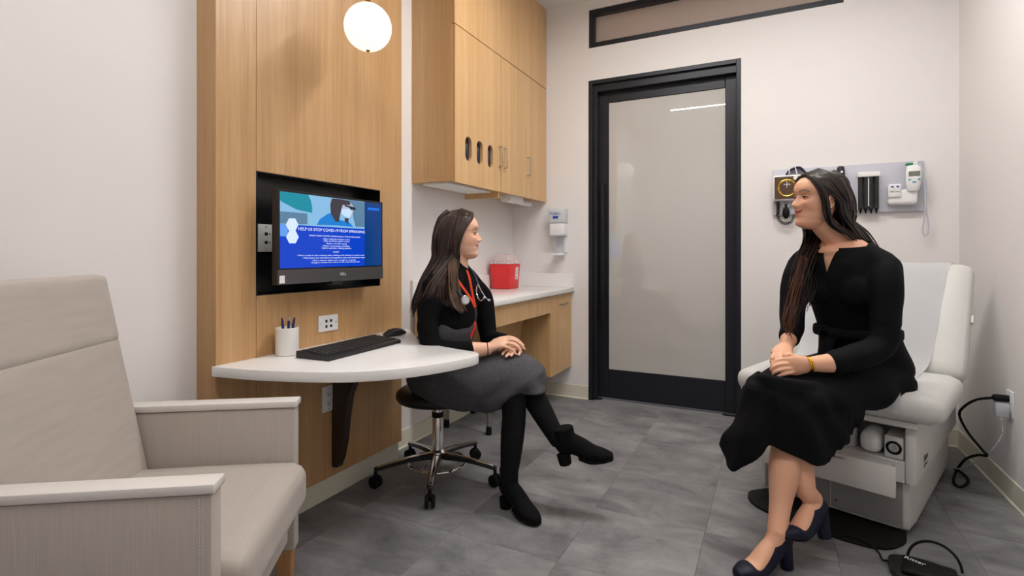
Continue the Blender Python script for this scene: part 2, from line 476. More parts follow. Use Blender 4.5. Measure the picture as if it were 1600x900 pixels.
box(bm, GX0, GX1, LY0, LY1, .012, GZ0, .003, 1); box(bm, GX0, GX1, LY0, LY1, GZ1, DZ - .034, .003, 1)
obj('door_leaf', bm, 'frame', door)
obj('glass_pane', box(nb(), GX0 - .004, GX1 + .004, LY0 + .008, LY1 - .012, GZ0 - .004, GZ1 + .004), 'glass', door, smooth=0)
bm = nb(); hx = lx0 + .068
box(bm, hx - .011, hx + .011, LY0 - .055, LY0 - .033, .60, 1.66, .003, 1)
for z in (.72, 1.54): cyl(bm, (hx, LY0 - .036, z), .007, .037, 'Y', 12)
obj('pull_handle', bm, 'black', door)
bm = nb()
box(bm, DX0 + .03, DX0 + .09, YB + .045, YB + .07, 0, .012, .002, 1); box(bm, DX1 - .12, DX1 - .035, YB + .045, YB + .07, 0, .014, .002, 1)
obj('floor_guide', bm, 'blackpl', door)
# transom
tw = thing('window_1', 'black framed transom window above the glass door', 'window', kind='structure')
bm = nb(); tf = .042
for q in ((TX0, TX0 + tf, TZ0, TZ1), (TX1 - tf, TX1, TZ0, TZ1), (TX0 + tf, TX1 - tf, TZ0, TZ0 + tf), (TX0 + tf, TX1 - tf, TZ1 - tf, TZ1)):
    box(bm, q[0], q[1], YB + .01, YB + .10, q[2], q[3], .002, 1)
obj('window_frame', bm, 'frame', tw)
obj('glass_pane', box(nb(), TX0 + tf - .004, TX1 - tf + .004, YB + .06, YB + .07, TZ0 + tf - .004, TZ1 - tf + .004), 'transom', tw, smooth=0)

# ceiling LED strips
def led(x0, x1, y, label, hd=.025):
    t = thing('ceiling_light', label, 'ceiling light', ((x0 + x1) / 2, y, ZC), group=None)
    hw = (x1 - x0) / 2
    bm = nb()
    for q in ((-hw, hw, -hd - .012, -hd), (-hw, hw, hd, hd + .012), (-hw, -hw + .012, -hd, hd), (hw - .012, hw, -hd, hd)):
        box(bm, q[0], q[1], q[2], q[3], -.012, .0)
    obj('trim_frame', bm, 'white', t)
    obj('diffuser', box(nb(), -hw + .012, hw - .012, -hd, hd, -.008, -.001), 'led', t, smooth=0)
led(-1.235, .60, .63, 'linear white ceiling light mirrored in the door glass')
led(-1.05, .70, 2.50, 'linear white ceiling light above the desk and exam table', .042)

# ================================================================== oak wall panel with niche
XP = -1.80
PY0, PY1 = 1.22, 2.28
NY0, NY1, NZ0, NZ1 = 1.387, 2.106, .955, 1.442
pan = thing('wall_panel', 'tall oak veneer wall panel with a black screen niche', 'wall panel', (XL, (PY0 + PY1) / 2, .105))
POFF = Vector((XL, (PY0 + PY1) / 2, .105))
# y/z outline -> board standing in x
YZ = basis((0, 1, 0), (0, 0, 1), (1, 0, 0), (0, 0, 0))
def board(name, pts, x0, x1, m='wood', parent=pan, off=POFF):
    bm = nb(); prism(bm, pts, x0, x1, .0008, 1, mx=YZ)
    bmesh.ops.translate(bm, vec=-off, verts=bm.verts)
    return obj(name, bm, m, parent)
zt = ZC - .002; zb = .105; SX = 1.838
R4 = lambda a, b, c, d: [(a, c), (b, c), (b, d), (a, d)]
board('veneer_board', R4(PY0, NY0 - .002, zb, zt), XP - .02, XP)
board('veneer_board', R4(NY0 - .0005, SX - .0006, NZ1, zt), XP - .02, XP)
board('veneer_board', R4(NY0 - .0005, SX - .0006, zb, NZ0), XP - .02, XP)
board('veneer_board', [(SX, zb), (PY1, zb), (PY1, zt), (SX, zt), (SX, NZ1), (NY1, NZ1), (NY1, NZ0), (SX, NZ0)], XP - .02, XP)
board('end_board', R4(PY0, PY0 + .02, zb, zt), XL, XP - .0205)
board('end_board', R4(PY1 - .02, PY1, zb, zt), XL, XP - .0205)
bm = nb(); nx = XL + .004
box(bm, nx, nx + .006, NY0 - .01, NY1 + .01, NZ0 - .01, NZ1 + .01)
box(bm, nx + .006, XP - .0005, NY0 - .01, NY0 + .003, NZ0 - .01, NZ1 + .01); box(bm, nx + .006, XP - .0005, NY1 - .003, NY1 + .01, NZ0 - .01, NZ1 + .01)
box(bm, nx + .006, XP - .0005, NY0 + .003, NY1 - .003, NZ0 - .01, NZ0 + .003); box(bm, nx + .006, XP - .0005, NY0 + .003, NY1 - .003, NZ1 - .003, NZ1 + .01)
bmesh.ops.translate(bm, vec=-POFF, verts=bm.verts)
obj('niche_lining', bm, 'black', pan, smooth=0)
bm = nb(); box(bm, XL + .001, XP - .025, PY0 + .005, PY1 - .005, 0.0, .105)
box(bm, XP - .025, XP - .018, PY0 + .005, PY1 - .005, 0.001, .104)
struct('baseboard_panel', bm, 'base', label='cream recessed baseboard below the oak panel', cat='baseboard')

# outlet plates
def plate(name, label, mx, w, h, m, kind):
    """local x right, y up, z out of the wall"""
    t = thing(name, label, 'wall plate'); t.matrix_world = mx
    bm = nb(); box(bm, -w / 2, w / 2, -h / 2, h / 2, 0, .006, .002, 2); obj('cover', bm, m, t)
    if kind == 'duplex':
        for y in (-.02, .02):
            bm = nb(); box(bm, -.017, .017, y - .014, y + .014, .006, .0085, .001, 1); o = obj('socket', bm, m, t)
            bm = nb(); box(bm, -.008, -.005, y - .005, y + .006, .0085, .009); box(bm, .005, .008, y - .005, y + .006, .0085, .009); cyl(bm, (0, y - .008, .0085), .0025, .0005, seg=8)
            obj('slot', bm, 'slot', o)
    if kind == 'data':
        for x in (-.014, .014):
            for y in (-.014, .01):
                bm = nb(); box(bm, x - .006, x + .006, y - .006, y + .006, .006, .0075, .0006, 1); obj('jack', bm, 'slot', t)
    pts = ((0, .045), (0, -.045)) if kind == 'duplex' else ((-w * .4, 0), (w * .4, 0))
    if kind == 'steel': pts = ((0, .047), (0, -.047))
    for x, y in pts:
        bm = nb(); cyl(bm, (x, y, .006), .003, .001, seg=10); obj('screw', bm, 'steel', t)
    if kind == 'steel':
        for y in (-.018, .018):
            bm = nb(); box(bm, -.007, .007, y - .006, y + .006, .006, .0075); box(bm, .015, .019, y - .003, y + .003, .006, .0075); obj('jack', bm, 'slot', t)
    return t
FX = lambda x, y, z: basis((0, 1, 0), (0, 0, 1), (1, 0, 0), (x, y, z))      # faces +X
FYN = lambda x, y, z: basis((1, 0, 0), (0, 0, 1), (0, -1, 0), (x, y, z))    # faces -Y
FXN = lambda x, y, z: basis((0, -1, 0), (0, 0, 1), (-1, 0, 0), (x, y, z))   # faces -X
plate('data_plate', 'white data jack plate on oak panel above the desk', FX(XP, 1.752, .806), .114, .072, 'white', 'data')
plate('power_outlet', 'white duplex power outlet on oak panel under the desk', FX(XP, 1.752, .465), .072, .115, 'white', 'duplex')
plate('steel_jack_plate', 'grey steel jack plate inside the black niche', FX(nx + .006, 1.505, 1.184), .075, .115, 'white2', 'steel')

# ================================================================== monitor
MXF, MY0, MY1, MZ0, MZ1 = -1.70, 1.402, 2.008, .998, 1.370
mon = thing('monitor', 'black all in one computer showing a blue notice', 'monitor', (XP - .02, (MY0 + MY1) / 2, MZ0))
MO = Vector((XP - .02, (MY0 + MY1) / 2, MZ0))
def mobj(name, bm, m, parent=mon, **k):
    bmesh.ops.translate(bm, vec=-MO, verts=bm.verts); return obj(name, bm, m, parent, **k)
mobj('housing', box(nb(), MXF - .035, MXF - .002, MY0, MY1, MZ0, MZ1, .005), 'blackpl')
chz = MZ0 + .058
mobj('chin_bar', box(nb(), MXF - .004, MXF + .003, MY0 + .001, MY1 - .001, MZ0 + .001, chz, .001, 1), 'greypl')
scr = mobj('screen_glass', box(nb(), MXF - .004, MXF, MY0 + .001, MY1 - .001, chz + .001, MZ1 - .001, .001, 1), 'black')
bm = nb(); box(bm, nx + .007, MXF - .036, 1.62, 1.78, 1.12, 1.24, .004); box(bm, nx + .007, nx + .02, 1.58, 1.82, 1.10, 1.26, .003)
mobj('wall_mount', bm, 'blackpl')
bm = nb(); box(bm, MXF - .03, MXF + .004, 1.68, 1.74, MZ0 - .014, MZ0 - .001, .003, 1); mobj('camera_bump', bm, 'blackpl')
SY0, SY1, SZ0, SZ1 = MY0 + .010, MY1 - .010, chz + .006, MZ1 - .010
def zq(x, y):
    """pixel in a crop of the photo -> screen fraction"""
    px = 400 + .2111 * x
    k = (px - PCX) / F_PX
    yy = MXF / (k * CS - SN) * (k * SN + CS)
    t = (x - 165) / 767
    top = 130 + 85 * t; bot = 745 - 23 * t
    return ((yy - SY0) / (SY1 - SY0), (bot - y) / (bot - top))
layer = [0]
def patch(name, pts, m, lay, conv=True):
    q = [zq(*p) for p in pts] if conv else pts
    q = [(min(max(u, 0), 1), min(max(v, 0), 1)) for u, v in q]
    x = MXF + .0003 + lay * .00022
    bm = nb(); vs = [bm.verts.new((x, SY0 + u * (SY1 - SY0), SZ0 + v * (SZ1 - SZ0))) for u, v in q]
    f = bm.faces.new(vs); f.normal_update()
    if f.normal.x < 0: f.normal_flip()
    return mobj(name, bm, m, scr, smooth=0)
S = {k: screen_mat('screen_' + k, srgb(*v), .5) for k, v in dict(blue=(8, 62, 190), dblue=(6, 56, 120), pale=(128, 178, 214), teal=(20, 132, 152), grey=(86, 122, 150), hair=(60, 54, 62), face=(168, 176, 196), mask=(188, 214, 236), shirt=(22, 120, 200), hexw=(206, 222, 240), white=(235, 242, 255), lblue=(96, 150, 226), btn=(20, 110, 220), dark=(20, 34, 52)).items()}
us = zq(803, 400)[0]; vs_ = .575
patch('slide', [(0, 0), (us, 0), (us, 1), (0, 1)], S['blue'], 0, False)
patch('side_bar', [(us, 0), (1, 0), (1, 1), (us, 1)], S['dblue'], 0, False)
patch('slide_photo', [(0, vs_), (us, vs_), (us, 1), (0, 1)], S['pale'], 1, False)
patch('photo_shade', [(165, 290), (380, 305), (380, 392), (165, 388)], S['grey'], 2)
patch('photo_shade', [(690, 190), (803, 205), (803, 408), (735, 405)], S['grey'], 2)
patch('photo_lamp', [(165, 130), (385, 155), (405, 200), (415, 255), (415, 300), (300, 275), (190, 215), (165, 200)], S['teal'], 3)
patch('photo_hair', [(560, 180), (640, 185), (690, 195), (700, 230), (640, 230), (625, 290), (612, 370), (585, 365), (552, 300), (548, 230)], S['hair'], 4)
patch('photo_face', [(640, 205), (700, 212), (722, 245), (715, 310), (680, 340), (640, 310), (628, 260)], S['face'], 3)
patch('photo_mask', [(632, 262), (690, 262), (712, 285), (690, 335), (660, 325), (630, 300)], S['mask'], 4)
patch('photo_glasses', [(655, 228), (735, 250), (735, 270), (700, 268), (690, 252), (655, 240)], S['dark'], 5)
patch('photo_hair', [(655, 335), (685, 340), (680, 385), (655, 360)], S['hair'], 5)
patch('photo_shirt', [(450, 395), (470, 350), (530, 305), (560, 295), (610, 350), (650, 360), (690, 372), (720, 408), (600, 398)], S['shirt'], 3)
patch('tab', [(170, 392), (235, 398), (235, 490), (170, 488)], S['lblue'], 3)
def hexa(cx_, cy_, rx, ry): return [(cx_ - rx, cy_), (cx_ - rx * .5, cy_ - ry), (cx_ + rx * .5, cy_ - ry), (cx_ + rx, cy_), (cx_ + rx * .5, cy_ + ry), (cx_ - rx * .5, cy_ + ry)]
patch('hexagon', hexa(266, 396, 47, 50), S['hexw'], 4)
patch('hexagon', hexa(268, 494, 47, 50), S['hexw'], 4)
patch('button', [(826, 246), (910, 252), (910, 272), (826, 266)], S['btn'], 2)
def stext(body, uc, v, hgt, wid, m=None, align='CENTER', nm='slide_text'):
    mx = Matrix.Translation(-MO) @ basis((0, 1, 0), (0, 0, 1), (1, 0, 0), (MXF + .0018, SY0 + uc * (SY1 - SY0), SZ0 + v * (SZ1 - SZ0)))
    return text(nm, body, hgt, m or S['white'], scr, mx, align, 0, wid)
uL, uR = zq(308, 0)[0], us
W_ = SY1 - SY0
for body, y, x0, x1, h_ in (('HELP US STOP COVID-19 FROM SPREADING', 445, 312, 803, .017), ('WASH YOUR HANDS THOROUGHLY FOR 20 SECONDS:', 488, 390, 770, .0085),
        ('- After riding the subway or bus', 511, 486, 692, .0085), ('- After touching a public surface', 527, 490, 690, .0085), ('- Before and after eating', 547, 513, 670, .0085), ('- After touching animals', 566, 480, 690, .0085), ('- Before and after treating patients', 583, 478, 702, .0085),
        ('ALSO', 613, 568, 612, .0085), ('- Wear a mask or face covering when walking in the hallways or patient areas', 640, 298, 801, .0085), ('- Wipe down your cell phone and equipment often with disinfectant wipes', 660, 340, 803, .0085), ('- Use a tissue when you cough or sneeze', 680, 405, 735, .0085), ('- Cough or sneeze into a tissue or the crook of your arm', 696, 400, 765, .0085)):
    ua, v = zq((x0), y); ub, _ = zq((x1), y)
    _, v = zq((x0 + x1) / 2, y + 4 - (x0 + x1 - 1100) * .006)
    stext(body, (ua + ub) / 2, v, h_, (ub - ua) * W_)
mlw = lambda y, z, o=.0034: Matrix.Translation(-MO) @ basis((0, 1, 0), (0, 0, 1), (1, 0, 0), (MXF + o, y, z))
text('maker_logo', 'DELL', .017, 'txtw', mon, mlw(1.742, MZ0 + .026), 'CENTER', .0002, .036)
bm = nb(); box(bm, MXF + .003, MXF + .0034, MY0 + .006, MY0 + .03, MZ0 + .006, MZ0 + .036); mobj('sticker', bm, 'txtw', smooth=0)

# ================================================================== desk
DZT = .715; DT = .037
desk = thing('desk_shelf', 'white curved desk shelf mounted on the oak panel', 'desk', (XP, 1.75, DZT - DT))
outl = [(XP, 1.205), (-1.70, 1.219), (-1.612, 1.235), (-1.434, 1.291), (-1.282, 1.369), (-1.167, 1.486), (-1.098, 1.615), (-1.062, 1.725), (-1.052, 1.79), (-1.064, 1.84), (-1.11, 1.872), (-1.21, 1.893), (-1.381, 1.95), (-1.552, 2.08), (-1.67, 2.20), (-1.73, 2.255), (XP, 2.275)]
sm = [tuple(p) for p in catmull(outl, 4)]
bm = nb(); prism(bm, sm, DZT - DT, DZT, .003, 2); bmesh.ops.translate(bm, vec=-Vector((XP, 1.75, DZT - DT)), verts=bm.verts)
obj('desk_top', bm, 'quartz', desk)
# bracket profile (x out of panel, z)
bp_ = [(0, -.53), (.03, -.53), (.052, -.48), (.07, -.40), (.082, -.30), (.10, -.20), (.14, -.11), (.20, -.055), (.30, -.025), (.36, -.018), (.36, 0), (0, 0)]
bm = nb(); prism(bm, [tuple(p) for p in bp_], -.02, .02, .002, 1, mx=basis((1, 0, 0), (0, 0, 1), (0, -1, 0), (0, .045, -.0005)))
obj('bracket', bm, 'dsteel', desk)
bm = nb(); box(bm, .02, .10, -.01, .10, -.012, -.001, .002, 1); obj('mounting_plate', bm, 'dsteel', desk)

# pen cup + pens
cupc = (-1.735, 1.476)
cup = thing('pen_cup', 'white marble cup holding pens on the desk', 'cup', (*cupc, DZT))
bm = nb(); lathe(bm, [(.0, .001), (.040, .001), (.0435, .004), (.0435, .108), (.042, .110), (.038, .110), (.037, .108), (.037, .012), (.0, .012)], 36)
obj('cup_body', bm, 'marble', cup)
for i, (dx, dy, tx, ty, lb) in enumerate(((-.014, -.016, -.03, -.10, 'navy ballpoint pen leaning to the cup rim near the armchair'), (.0, .004, .02, .04, 'navy ballpoint pen with silver tip upright in the cup'), (.008, .014, .03, .20, 'navy ballpoint pen leaning toward the screen side of the cup'))):
    base = Vector((cupc[0] + dx * .3, cupc[1] + dy * .3, DZT + .014))
    p = thing('pen', lb, 'pen', base, group='pens in the marble cup')
    d_ = Vector((tx, ty, 1)).normalized(); q = d_.to_track_quat('Z', 'Y'); p.rotation_mode = 'QUATERNION'; p.rotation_quaternion = q
    bm = nb(); lathe(bm, [(0, 0), (.0045, .002), (.0052, .02), (.0052, .118), (.0042, .122)], 12); obj('barrel', bm, 'pen', p)
    bm = nb(); lathe(bm, [(.0042, .122), (.0035, .132), (.0018, .136), (0, .137)], 12); obj('tip', bm, 'steel' if i == 1 else 'pen', p)
    bm = nb(); box(bm, .005, .0075, -.0015, .0015, .075, .118, .0005, 1); obj('clip', bm, 'steel' if i == 1 else 'blackpl', p)

# keyboard: long axis from (-1.60,1.475) direction
ka = Vector((-1.487, 1.452)); kb_ = Vector((-1.505, 1.90)); kd = (kb_ - ka).normalized()
krot = math.atan2(kd.y, kd.x)
kb = thing('keyboard', 'black full size keyboard lying on the white desk', 'keyboard', (ka.x, ka.y, DZT), krot)
KL, KW = .45, .165
bm = nb()
t_ = [(0, 0), (KW, 0), (KW, .026), (KW - .012, .028), (.01, .017), (0, .013)]
prism(bm, t_, 0, KL, .002, 1, mx=basis((0, 1, 0), (0, 0, 1), (1, 0, 0), (0, 0, .001)))
obj('keyboard_body', bm, 'blackpl', kb)
bm = nb()
def kz(y): return .017 + (.028 - .017) * (y - .01) / (KW - .022) + .001
for r in range(6):
    y = .022 + r * .0205 + (.004 if r == 5 else 0)
    cols = 21
    x = .012
    while x < KL - .02:
        wk = .016
        if r == 0 and .07 < x < .16: wk = .10
        if abs(x - .292) < .004 or abs(x - .358) < .004: x += .006
        box(bm, x, x + wk, y, y + .016, kz(y) - .001, kz(y) + .0045, .0012, 1)
        x += wk + .0032
keys = obj('key_caps', bm, 'key', kb); keys['kind'] = 'stuff'
# mouse
ms = thing('mouse', 'black computer mouse near the oak panel edge', 'mouse', (-1.665, 2.055, DZT), math.radians(-110))
bm = nb(); loft(bm, [(Vector((-.05, 0, .012)), .010, .022), (Vector((-.03, 0, .017)), .017, .030), (Vector((0, 0, .019)), .019, .030), (Vector((.03, 0, .015)), .015, .028), (Vector((.052, 0, .010)), .009, .022)], (0, 0, 1), 20)
for v in bm.verts: v.co.z = max(v.co.z, .0008)
obj('shell', bm, 'blackpl', ms, smooth=60)
bm = nb(); cyl(bm, (.03, -.004, .026), .009, .008, 'Y', 16); obj('scroll_wheel', bm, 'greypl', ms)

# pendant lamp
gl = Vector((-1.554, 1.74, 2.09))
pl = thing('pendant_lamp', 'glowing white glass globe pendant on a brass rod', 'lamp', (gl.x, gl.y, ZC))
gz = gl.z - ZC
bm = nb(); ellipsoid(bm, (0, 0, gz), (.1, .1, .1), seg=40, rings=24); obj('globe', bm, 'globe', pl, smooth=80)
bm = nb(); cyl(bm, (0, 0, gz + .113), .0045, -gz - .113 - .02, seg=12); obj('rod', bm, 'brass', pl)
bm = nb(); lathe(bm, [(.012, gz + .092), (.017, gz + .098), (.015, gz + .106), (.007, gz + .12), (.0, gz + .121)], 20); obj('collar', bm, 'brass', pl)
bm = nb(); lathe(bm, [(0, gz - .108), (.005, gz - .106), (.009, gz - .1), (.007, gz - .096)], 16); obj('finial', bm, 'brass', pl)
bm = nb(); lathe(bm, [(.055, -.001), (.055, -.012), (.05, -.018), (.01, -.022), (0, -.022)], 28); obj('canopy', bm, 'brass', pl)

# ================================================================== upper cabinets
XC = -1.61
def handle(parent, x, y, z0, z1):
    bm = nb(); tube(bm, [(x, y, z0), (x + .026, y, z0 + .001), (x + .028, y, z0 + .006), (x + .028, y, z1 - .006), (x + .026, y, z1 - .001), (x, y, z1)], .0045, 10, 1)
    return obj('handle', bm, 'steel', parent)
def upper(name, label, y0, y1, doors, low):
    o = Vector((XL, y0, 1.527)); t = thing(name, label, 'cabinet', o)
    L = lambda bm: (bmesh.ops.translate(bm, vec=-o, verts=bm.verts), bm)[1]
    xb = XC - .02; bm = nb(); zl = 1.535; th = .018
    box(bm, XL + .001, xb, y0, y0 + th, zl, ZC - .002); box(bm, XL + .001, xb, y1 - th, y1, zl, ZC - .002)
    box(bm, XL + .001, xb, y0 + th, y1 - th, zl, zl + th); box(bm, XL + .001, xb, y0 + th, y1 - th, ZC - .02, ZC - .002); box(bm, XL + .001, XL + .01, y0 + th, y1 - th, zl + th, ZC - .02)
    box(bm, XL + .01, xb, y0 + th, y1 - th, 2.42, 2.436)
    obj('carcass', L(bm), 'cab', t, smooth=0)
    for (d0, d1, slots, hy) in doors:
        z0, z1 = 1.527, 2.421; bm = nb()
        if not slots: box(bm, XC - .019, XC, d0, d1, z0, z1, .001, 1)
        else:
            # door with three pill shaped cut-outs: bands around the slots
            ss = [(a, b) for a, b in slots]; lo, hi = 1.664, 1.81
            box(bm, XC - .019, XC, d0, d1, z0, lo); box(bm, XC - .019, XC, d0, d1, hi, z1)
            e = d0
            for a, b in ss:
                box(bm, XC - .019, XC, e, a, lo, hi); e = b
                rr = (b - a) / 2; cyy = (a + b) / 2
                for sgn, zc, ze in ((1, hi - rr, hi), (-1, lo + rr, lo)):
                    for side in (-1, 1):
                        pts = [(cyy + side * rr, ze)] + [(cyy + side * rr * math.cos(q * PI / 16), zc + sgn * rr * math.sin(q * PI / 16)) for q in range(0, 9)]
                        pts = [(cyy + side * rr, ze), *[(cyy + side * rr * math.sin(q * PI / 16), zc + sgn * rr * math.cos(q * PI / 16)) for q in range(0, 9)]]
                        prism(bm, pts, XC - .019, XC, mx=YZ)
            box(bm, XC - .019, XC, e, d1, lo, hi)
            bmesh.ops.remove_doubles(bm, verts=bm.verts, dist=1e-5)
        dr = obj('door', L(bm), 'cab', t, smooth=20)
        hb = nb(); tube(hb, [(XC, hy, 1.69), (XC + .026, hy, 1.691), (XC + .028, hy, 1.696), (XC + .028, hy, 1.814), (XC + .026, hy, 1.819), (XC, hy, 1.82)], .0045, 10, 1)
        obj('handle', L(hb), 'steel', dr)
        if slots:
            for a, b in slots:
                bm = nb(); cyy = (a + b) / 2; rr = (b - a) / 2
                prism(bm, [(cyy + (rr + .003) * math.cos(q * PI / 12), (1.81 - rr if 0 < q < 12 else 1.664 + rr) + (rr + .003) * math.sin(q * PI / 12)) for q in range(24)], XC - .024, XC - .0195, mx=YZ)
                bm.free(); bm = nb(); box(bm, XC - .03, XC - .0195, a - .01, b + .01, 1.65, 1.825)
                obj('slot_liner', L(bm), 'slot', dr, smooth=0)
                bm = nb(); loft(bm, [(Vector((XC - .012, cyy + .006, 1.675)), .012, .004), (Vector((XC - .010, cyy - .004, 1.72)), .018, .006), (Vector((XC - .012, cyy + .006, 1.77)), .010, .004)], (0, 1, 0), 10)
                obj('glove_box', L(bm), 'dpurple', dr)
    obj('top_panel', L(box(nb(), XC - .019, XC, y0 + .001, y1 - .001, 2.427, ZC - .002, .001, 1)), 'cab', t)
    if low:
        bm = nb(); box(bm, XL + .02, XC - .021, y0 + .001, y0 + .02, 1.49, 1.5345); obj('lower_rail', L(bm), 'cab', t)
    else:
        bm = nb(); box(bm, XL + .06, XC - .06, y0 + .03, y1 - .03, 1.522, 1.5345, .002, 1); obj('light_bar', L(bm), 'white', t)
    return t
upper('wall_cabinet', 'oak wall cabinet with three pill shaped glove slots in its door', 2.513, 3.073, [(2.516, 3.071, ((2.627, 2.70), (2.761, 2.834), (2.897, 2.968)), 3.052)], False)
upper('wall_cabinet', 'plain two door oak wall cabinet beside the back wall', 3.075, 3.856, [(3.077, 3.462, None, 3.118), (3.465, 3.854, None, 3.492)], True)
tw_ = thing('towel_dispenser', 'white paper towel dispenser under the plain oak wall cabinet', 'dispenser', (-1.70, 3.36, 1.535))
bm = nb(); prism(bm, [(-.05, 0), (.055, 0), (.05, -.035), (.02, -.048), (-.03, -.045)], -.10, .10, .004, 2, mx=basis((1, 0, 0), (0, 0, 1), (0, -1, 0), (0, .05, 0)))
obj('housing', bm, 'white', tw_)
bm = nb(); cyl(bm, (0, .155, -.03), .02, .22, 'Y', 20); obj('paper_roll', bm, 'paper', tw_)
bm = nb(); box(bm, -.012, .012, -.28, -.16, -.008, -.001); obj('mounting_arm', bm, 'white2', tw_)

# ================================================================== counter run
CZ = .857
cn = thing('countertop', 'white quartz countertop with backsplash below the wall cabinets', 'countertop', (XL, 2.55, .825))
o = Vector((XL, 2.55, .825)); L_ = lambda bm: (bmesh.ops.translate(bm, vec=-o, verts=bm.verts), bm)[1]
XK = -1.375
obj('slab', L_(box(nb(), XL + .001, XK, 2.50, YB - .001, .825, CZ, .003, 2)), 'quartz', cn)
bm = nb(); box(bm, XL + .001, XL + .02, 2.50, YB - .021, CZ + .0003, CZ + .105, .002, 1); box(bm, XL + .001, XK, YB - .02, YB - .001, CZ + .0003, CZ + .105, .002, 1)
obj('backsplash', L_(bm), 'quartz', cn)
fx = XK - .025
bc = thing('base_cabinet', 'oak base cabinet with one door hung beside the back wall', 'cabinet', (XL, 3.435, .245))
o2 = Vector((XL, 3.435, .245)); L2 = lambda bm: (bmesh.ops.translate(bm, vec=-o2, verts=bm.verts), bm)[1]
bm = nb(); th = .018
box(bm, XL + .013, fx - .02, 3.435, 3.435 + th, .245, .824); box(bm, XL + .013, fx - .02, YB - .02, YB - .003, .245, .824)
box(bm, XL + .013, fx - .02, 3.453, YB - .02, .245, .263); box(bm, XL + .013, XL + .02, 3.453, YB - .02, .263, .824)
obj('carcass', L2(bm), 'cab', bc, smooth=0)
d_ = obj('door', L2(box(nb(), fx - .0195, fx, 3.437, YB - .004, .245, .822, .001, 1)), 'cab', bc)
hb = nb(); tube(hb, [(fx, 3.60, .745), (fx + .026, 3.601, .745), (fx + .028, 3.607, .745), (fx + .028, 3.733, .745), (fx + .026, 3.739, .745), (fx, 3.74, .745)], .0045, 10, 1)
obj('handle', L2(hb), 'steel', d_)
ap = thing('counter_apron', 'oak apron and support frame under the white countertop', 'counter frame', (XL, 2.52, .25))
o3 = Vector((XL, 2.52, .25)); L3 = lambda bm: (bmesh.ops.translate(bm, vec=-o3, verts=bm.verts), bm)[1]
obj('apron_board', L3(box(nb(), fx - .0195, fx, 2.522, 3.433, .70, .824, .001, 1)), 'cab', ap)
bm = nb(); prism(bm, [(XL + .014, .25), (XL + .19, .25), (fx - .021, .66), (fx - .021, .824), (XL + .014, .824)], 0, .02, .001, 1, mx=basis((1, 0, 0), (0, 0, 1), (0, -1, 0), (0, 2.541, 0)))
obj('end_panel', L3(bm), 'cab', ap)
bm = nb(); prism(bm, [(-1.66, .48), (-1.645, .48), (-1.592, .70), (-1.607, .70)], 0, .886, 0, 1, mx=basis((1, 0, 0), (0, 0, 1), (0, -1, 0), (0, 3.43, 0)))
obj('sloped_panel', L3(bm), 'cab', ap, smooth=0)

# sharps container
sh = thing('sharps_container', 'red sharps container with clear lid on the countertop', 'sharps container', (-1.795, 3.50, CZ), math.radians(0))
def taper_box(bm, w0, d0, w1, d1, z0, z1, bev=.006):
    t = bmesh.new(); bmesh.ops.create_cube(t, size=1)
    for v in t.verts:
        top = v.co.z > 0
        v.co = Vector((v.co.x * (w1 if top else w0), v.co.y * (d1 if top else d0), z1 if top else z0))
    bmesh.ops.bevel(t, geom=list(t.edges), offset=bev, segments=2, affect='EDGES', profile=.5)
    merge(bm, t); return bm
obj('tub', taper_box(nb(), .145, .165, .165, .185, .001, .185), 'red', sh)
bm = nb()
for k in range(7):
    yy = -.08 + k * .0265
    for xx in (-.076, .076): box(bm, xx - .006, xx + .006, yy - .008, yy + .008, .186, .200, .002, 1)
for k in range(6):
    xx = -.062 + k * .025
    for yy in (-.086, .086): box(bm, xx - .008, xx + .008, yy - .006, yy + .006, .186, .200, .002, 1)
obj('lid_tabs', bm, 'white', sh)
obj('lid', taper_box(nb(), .168, .188, .168, .188, .190, .204, .003), 'redclear', sh)
bm = nb(); prism(bm, [(-.08, .2045), (.08, .2045), (.05, .25), (-.02, .262), (-.06, .25)], -.07, .07, .003, 1, mx=basis((1, 0, 0), (0, 0, 1), (0, -1, 0), (0, 0, 0)))
obj('clear_hood', bm, 'redclear', sh)
lbm = basis((0, 1, 0), (.054, 0, .9985), (1, 0, -.054), (.0795, 0, .1))
bm = nb(); box(bm, .012, .055, -.03, .06, -.001, .0012, mx=lbm); lb_ = obj('label_sticker', bm, 'white', sh, smooth=0)
bm = nb()
for k in range(6): box(bm, .018, .049, .05 - k * .009, .0525 - k * .009, .0012, .0016, mx=lbm)
obj('label_print', bm, 'greypl', lb_, smooth=0)
bm = nb(); box(bm, .02, .034, -.025, -.008, .0012, .0017, mx=lbm); obj('label_mark', bm, 'txtblk', lb_, smooth=0)

# sanitizer dispenser on the back wall
sd = thing('sanitizer_dispenser', 'white wall mounted hand sanitizer dispenser beside the door', 'dispenser', (-1.488, YB, 1.105))
bm = nb(); box(bm, -.062, .062, -.10, -.001, .15, .25, .015, 3); box(bm, -.055, .055, -.012, -.001, .02, .36, .004, 1); obj('body', bm, 'white', sd)
bm = nb(); box(bm, -.066, .066, -.105, -.0125, .245, .362, .014, 3); obj('window_cover', bm, mat('smoky_clear_cover', srgb(205, 210, 216), .15), sd)
bm = nb(); box(bm, -.034, .034, -.03, -.0125, .02, .149, .003, 1); obj('splash_plate', bm, 'greyw', sd)
bm = nb(); box(bm, -.045, .045, -.10, -.0125, .0, .018, .006, 2); obj('drip_tray', bm, 'white', sd)
text('brand_print', 'PURELL', .026, 'txtblue', sd, basis((1, 0, 0), (0, 0, 1), (0, -1, 0), (-.004, -.1056, .312)), 'CENTER', .0003, .085)
bm = nb(); box(bm, -.026, .018, -.1058, -.105, .282, .302); obj('blue_print_mark', bm, 'txtblue', sd, smooth=0)

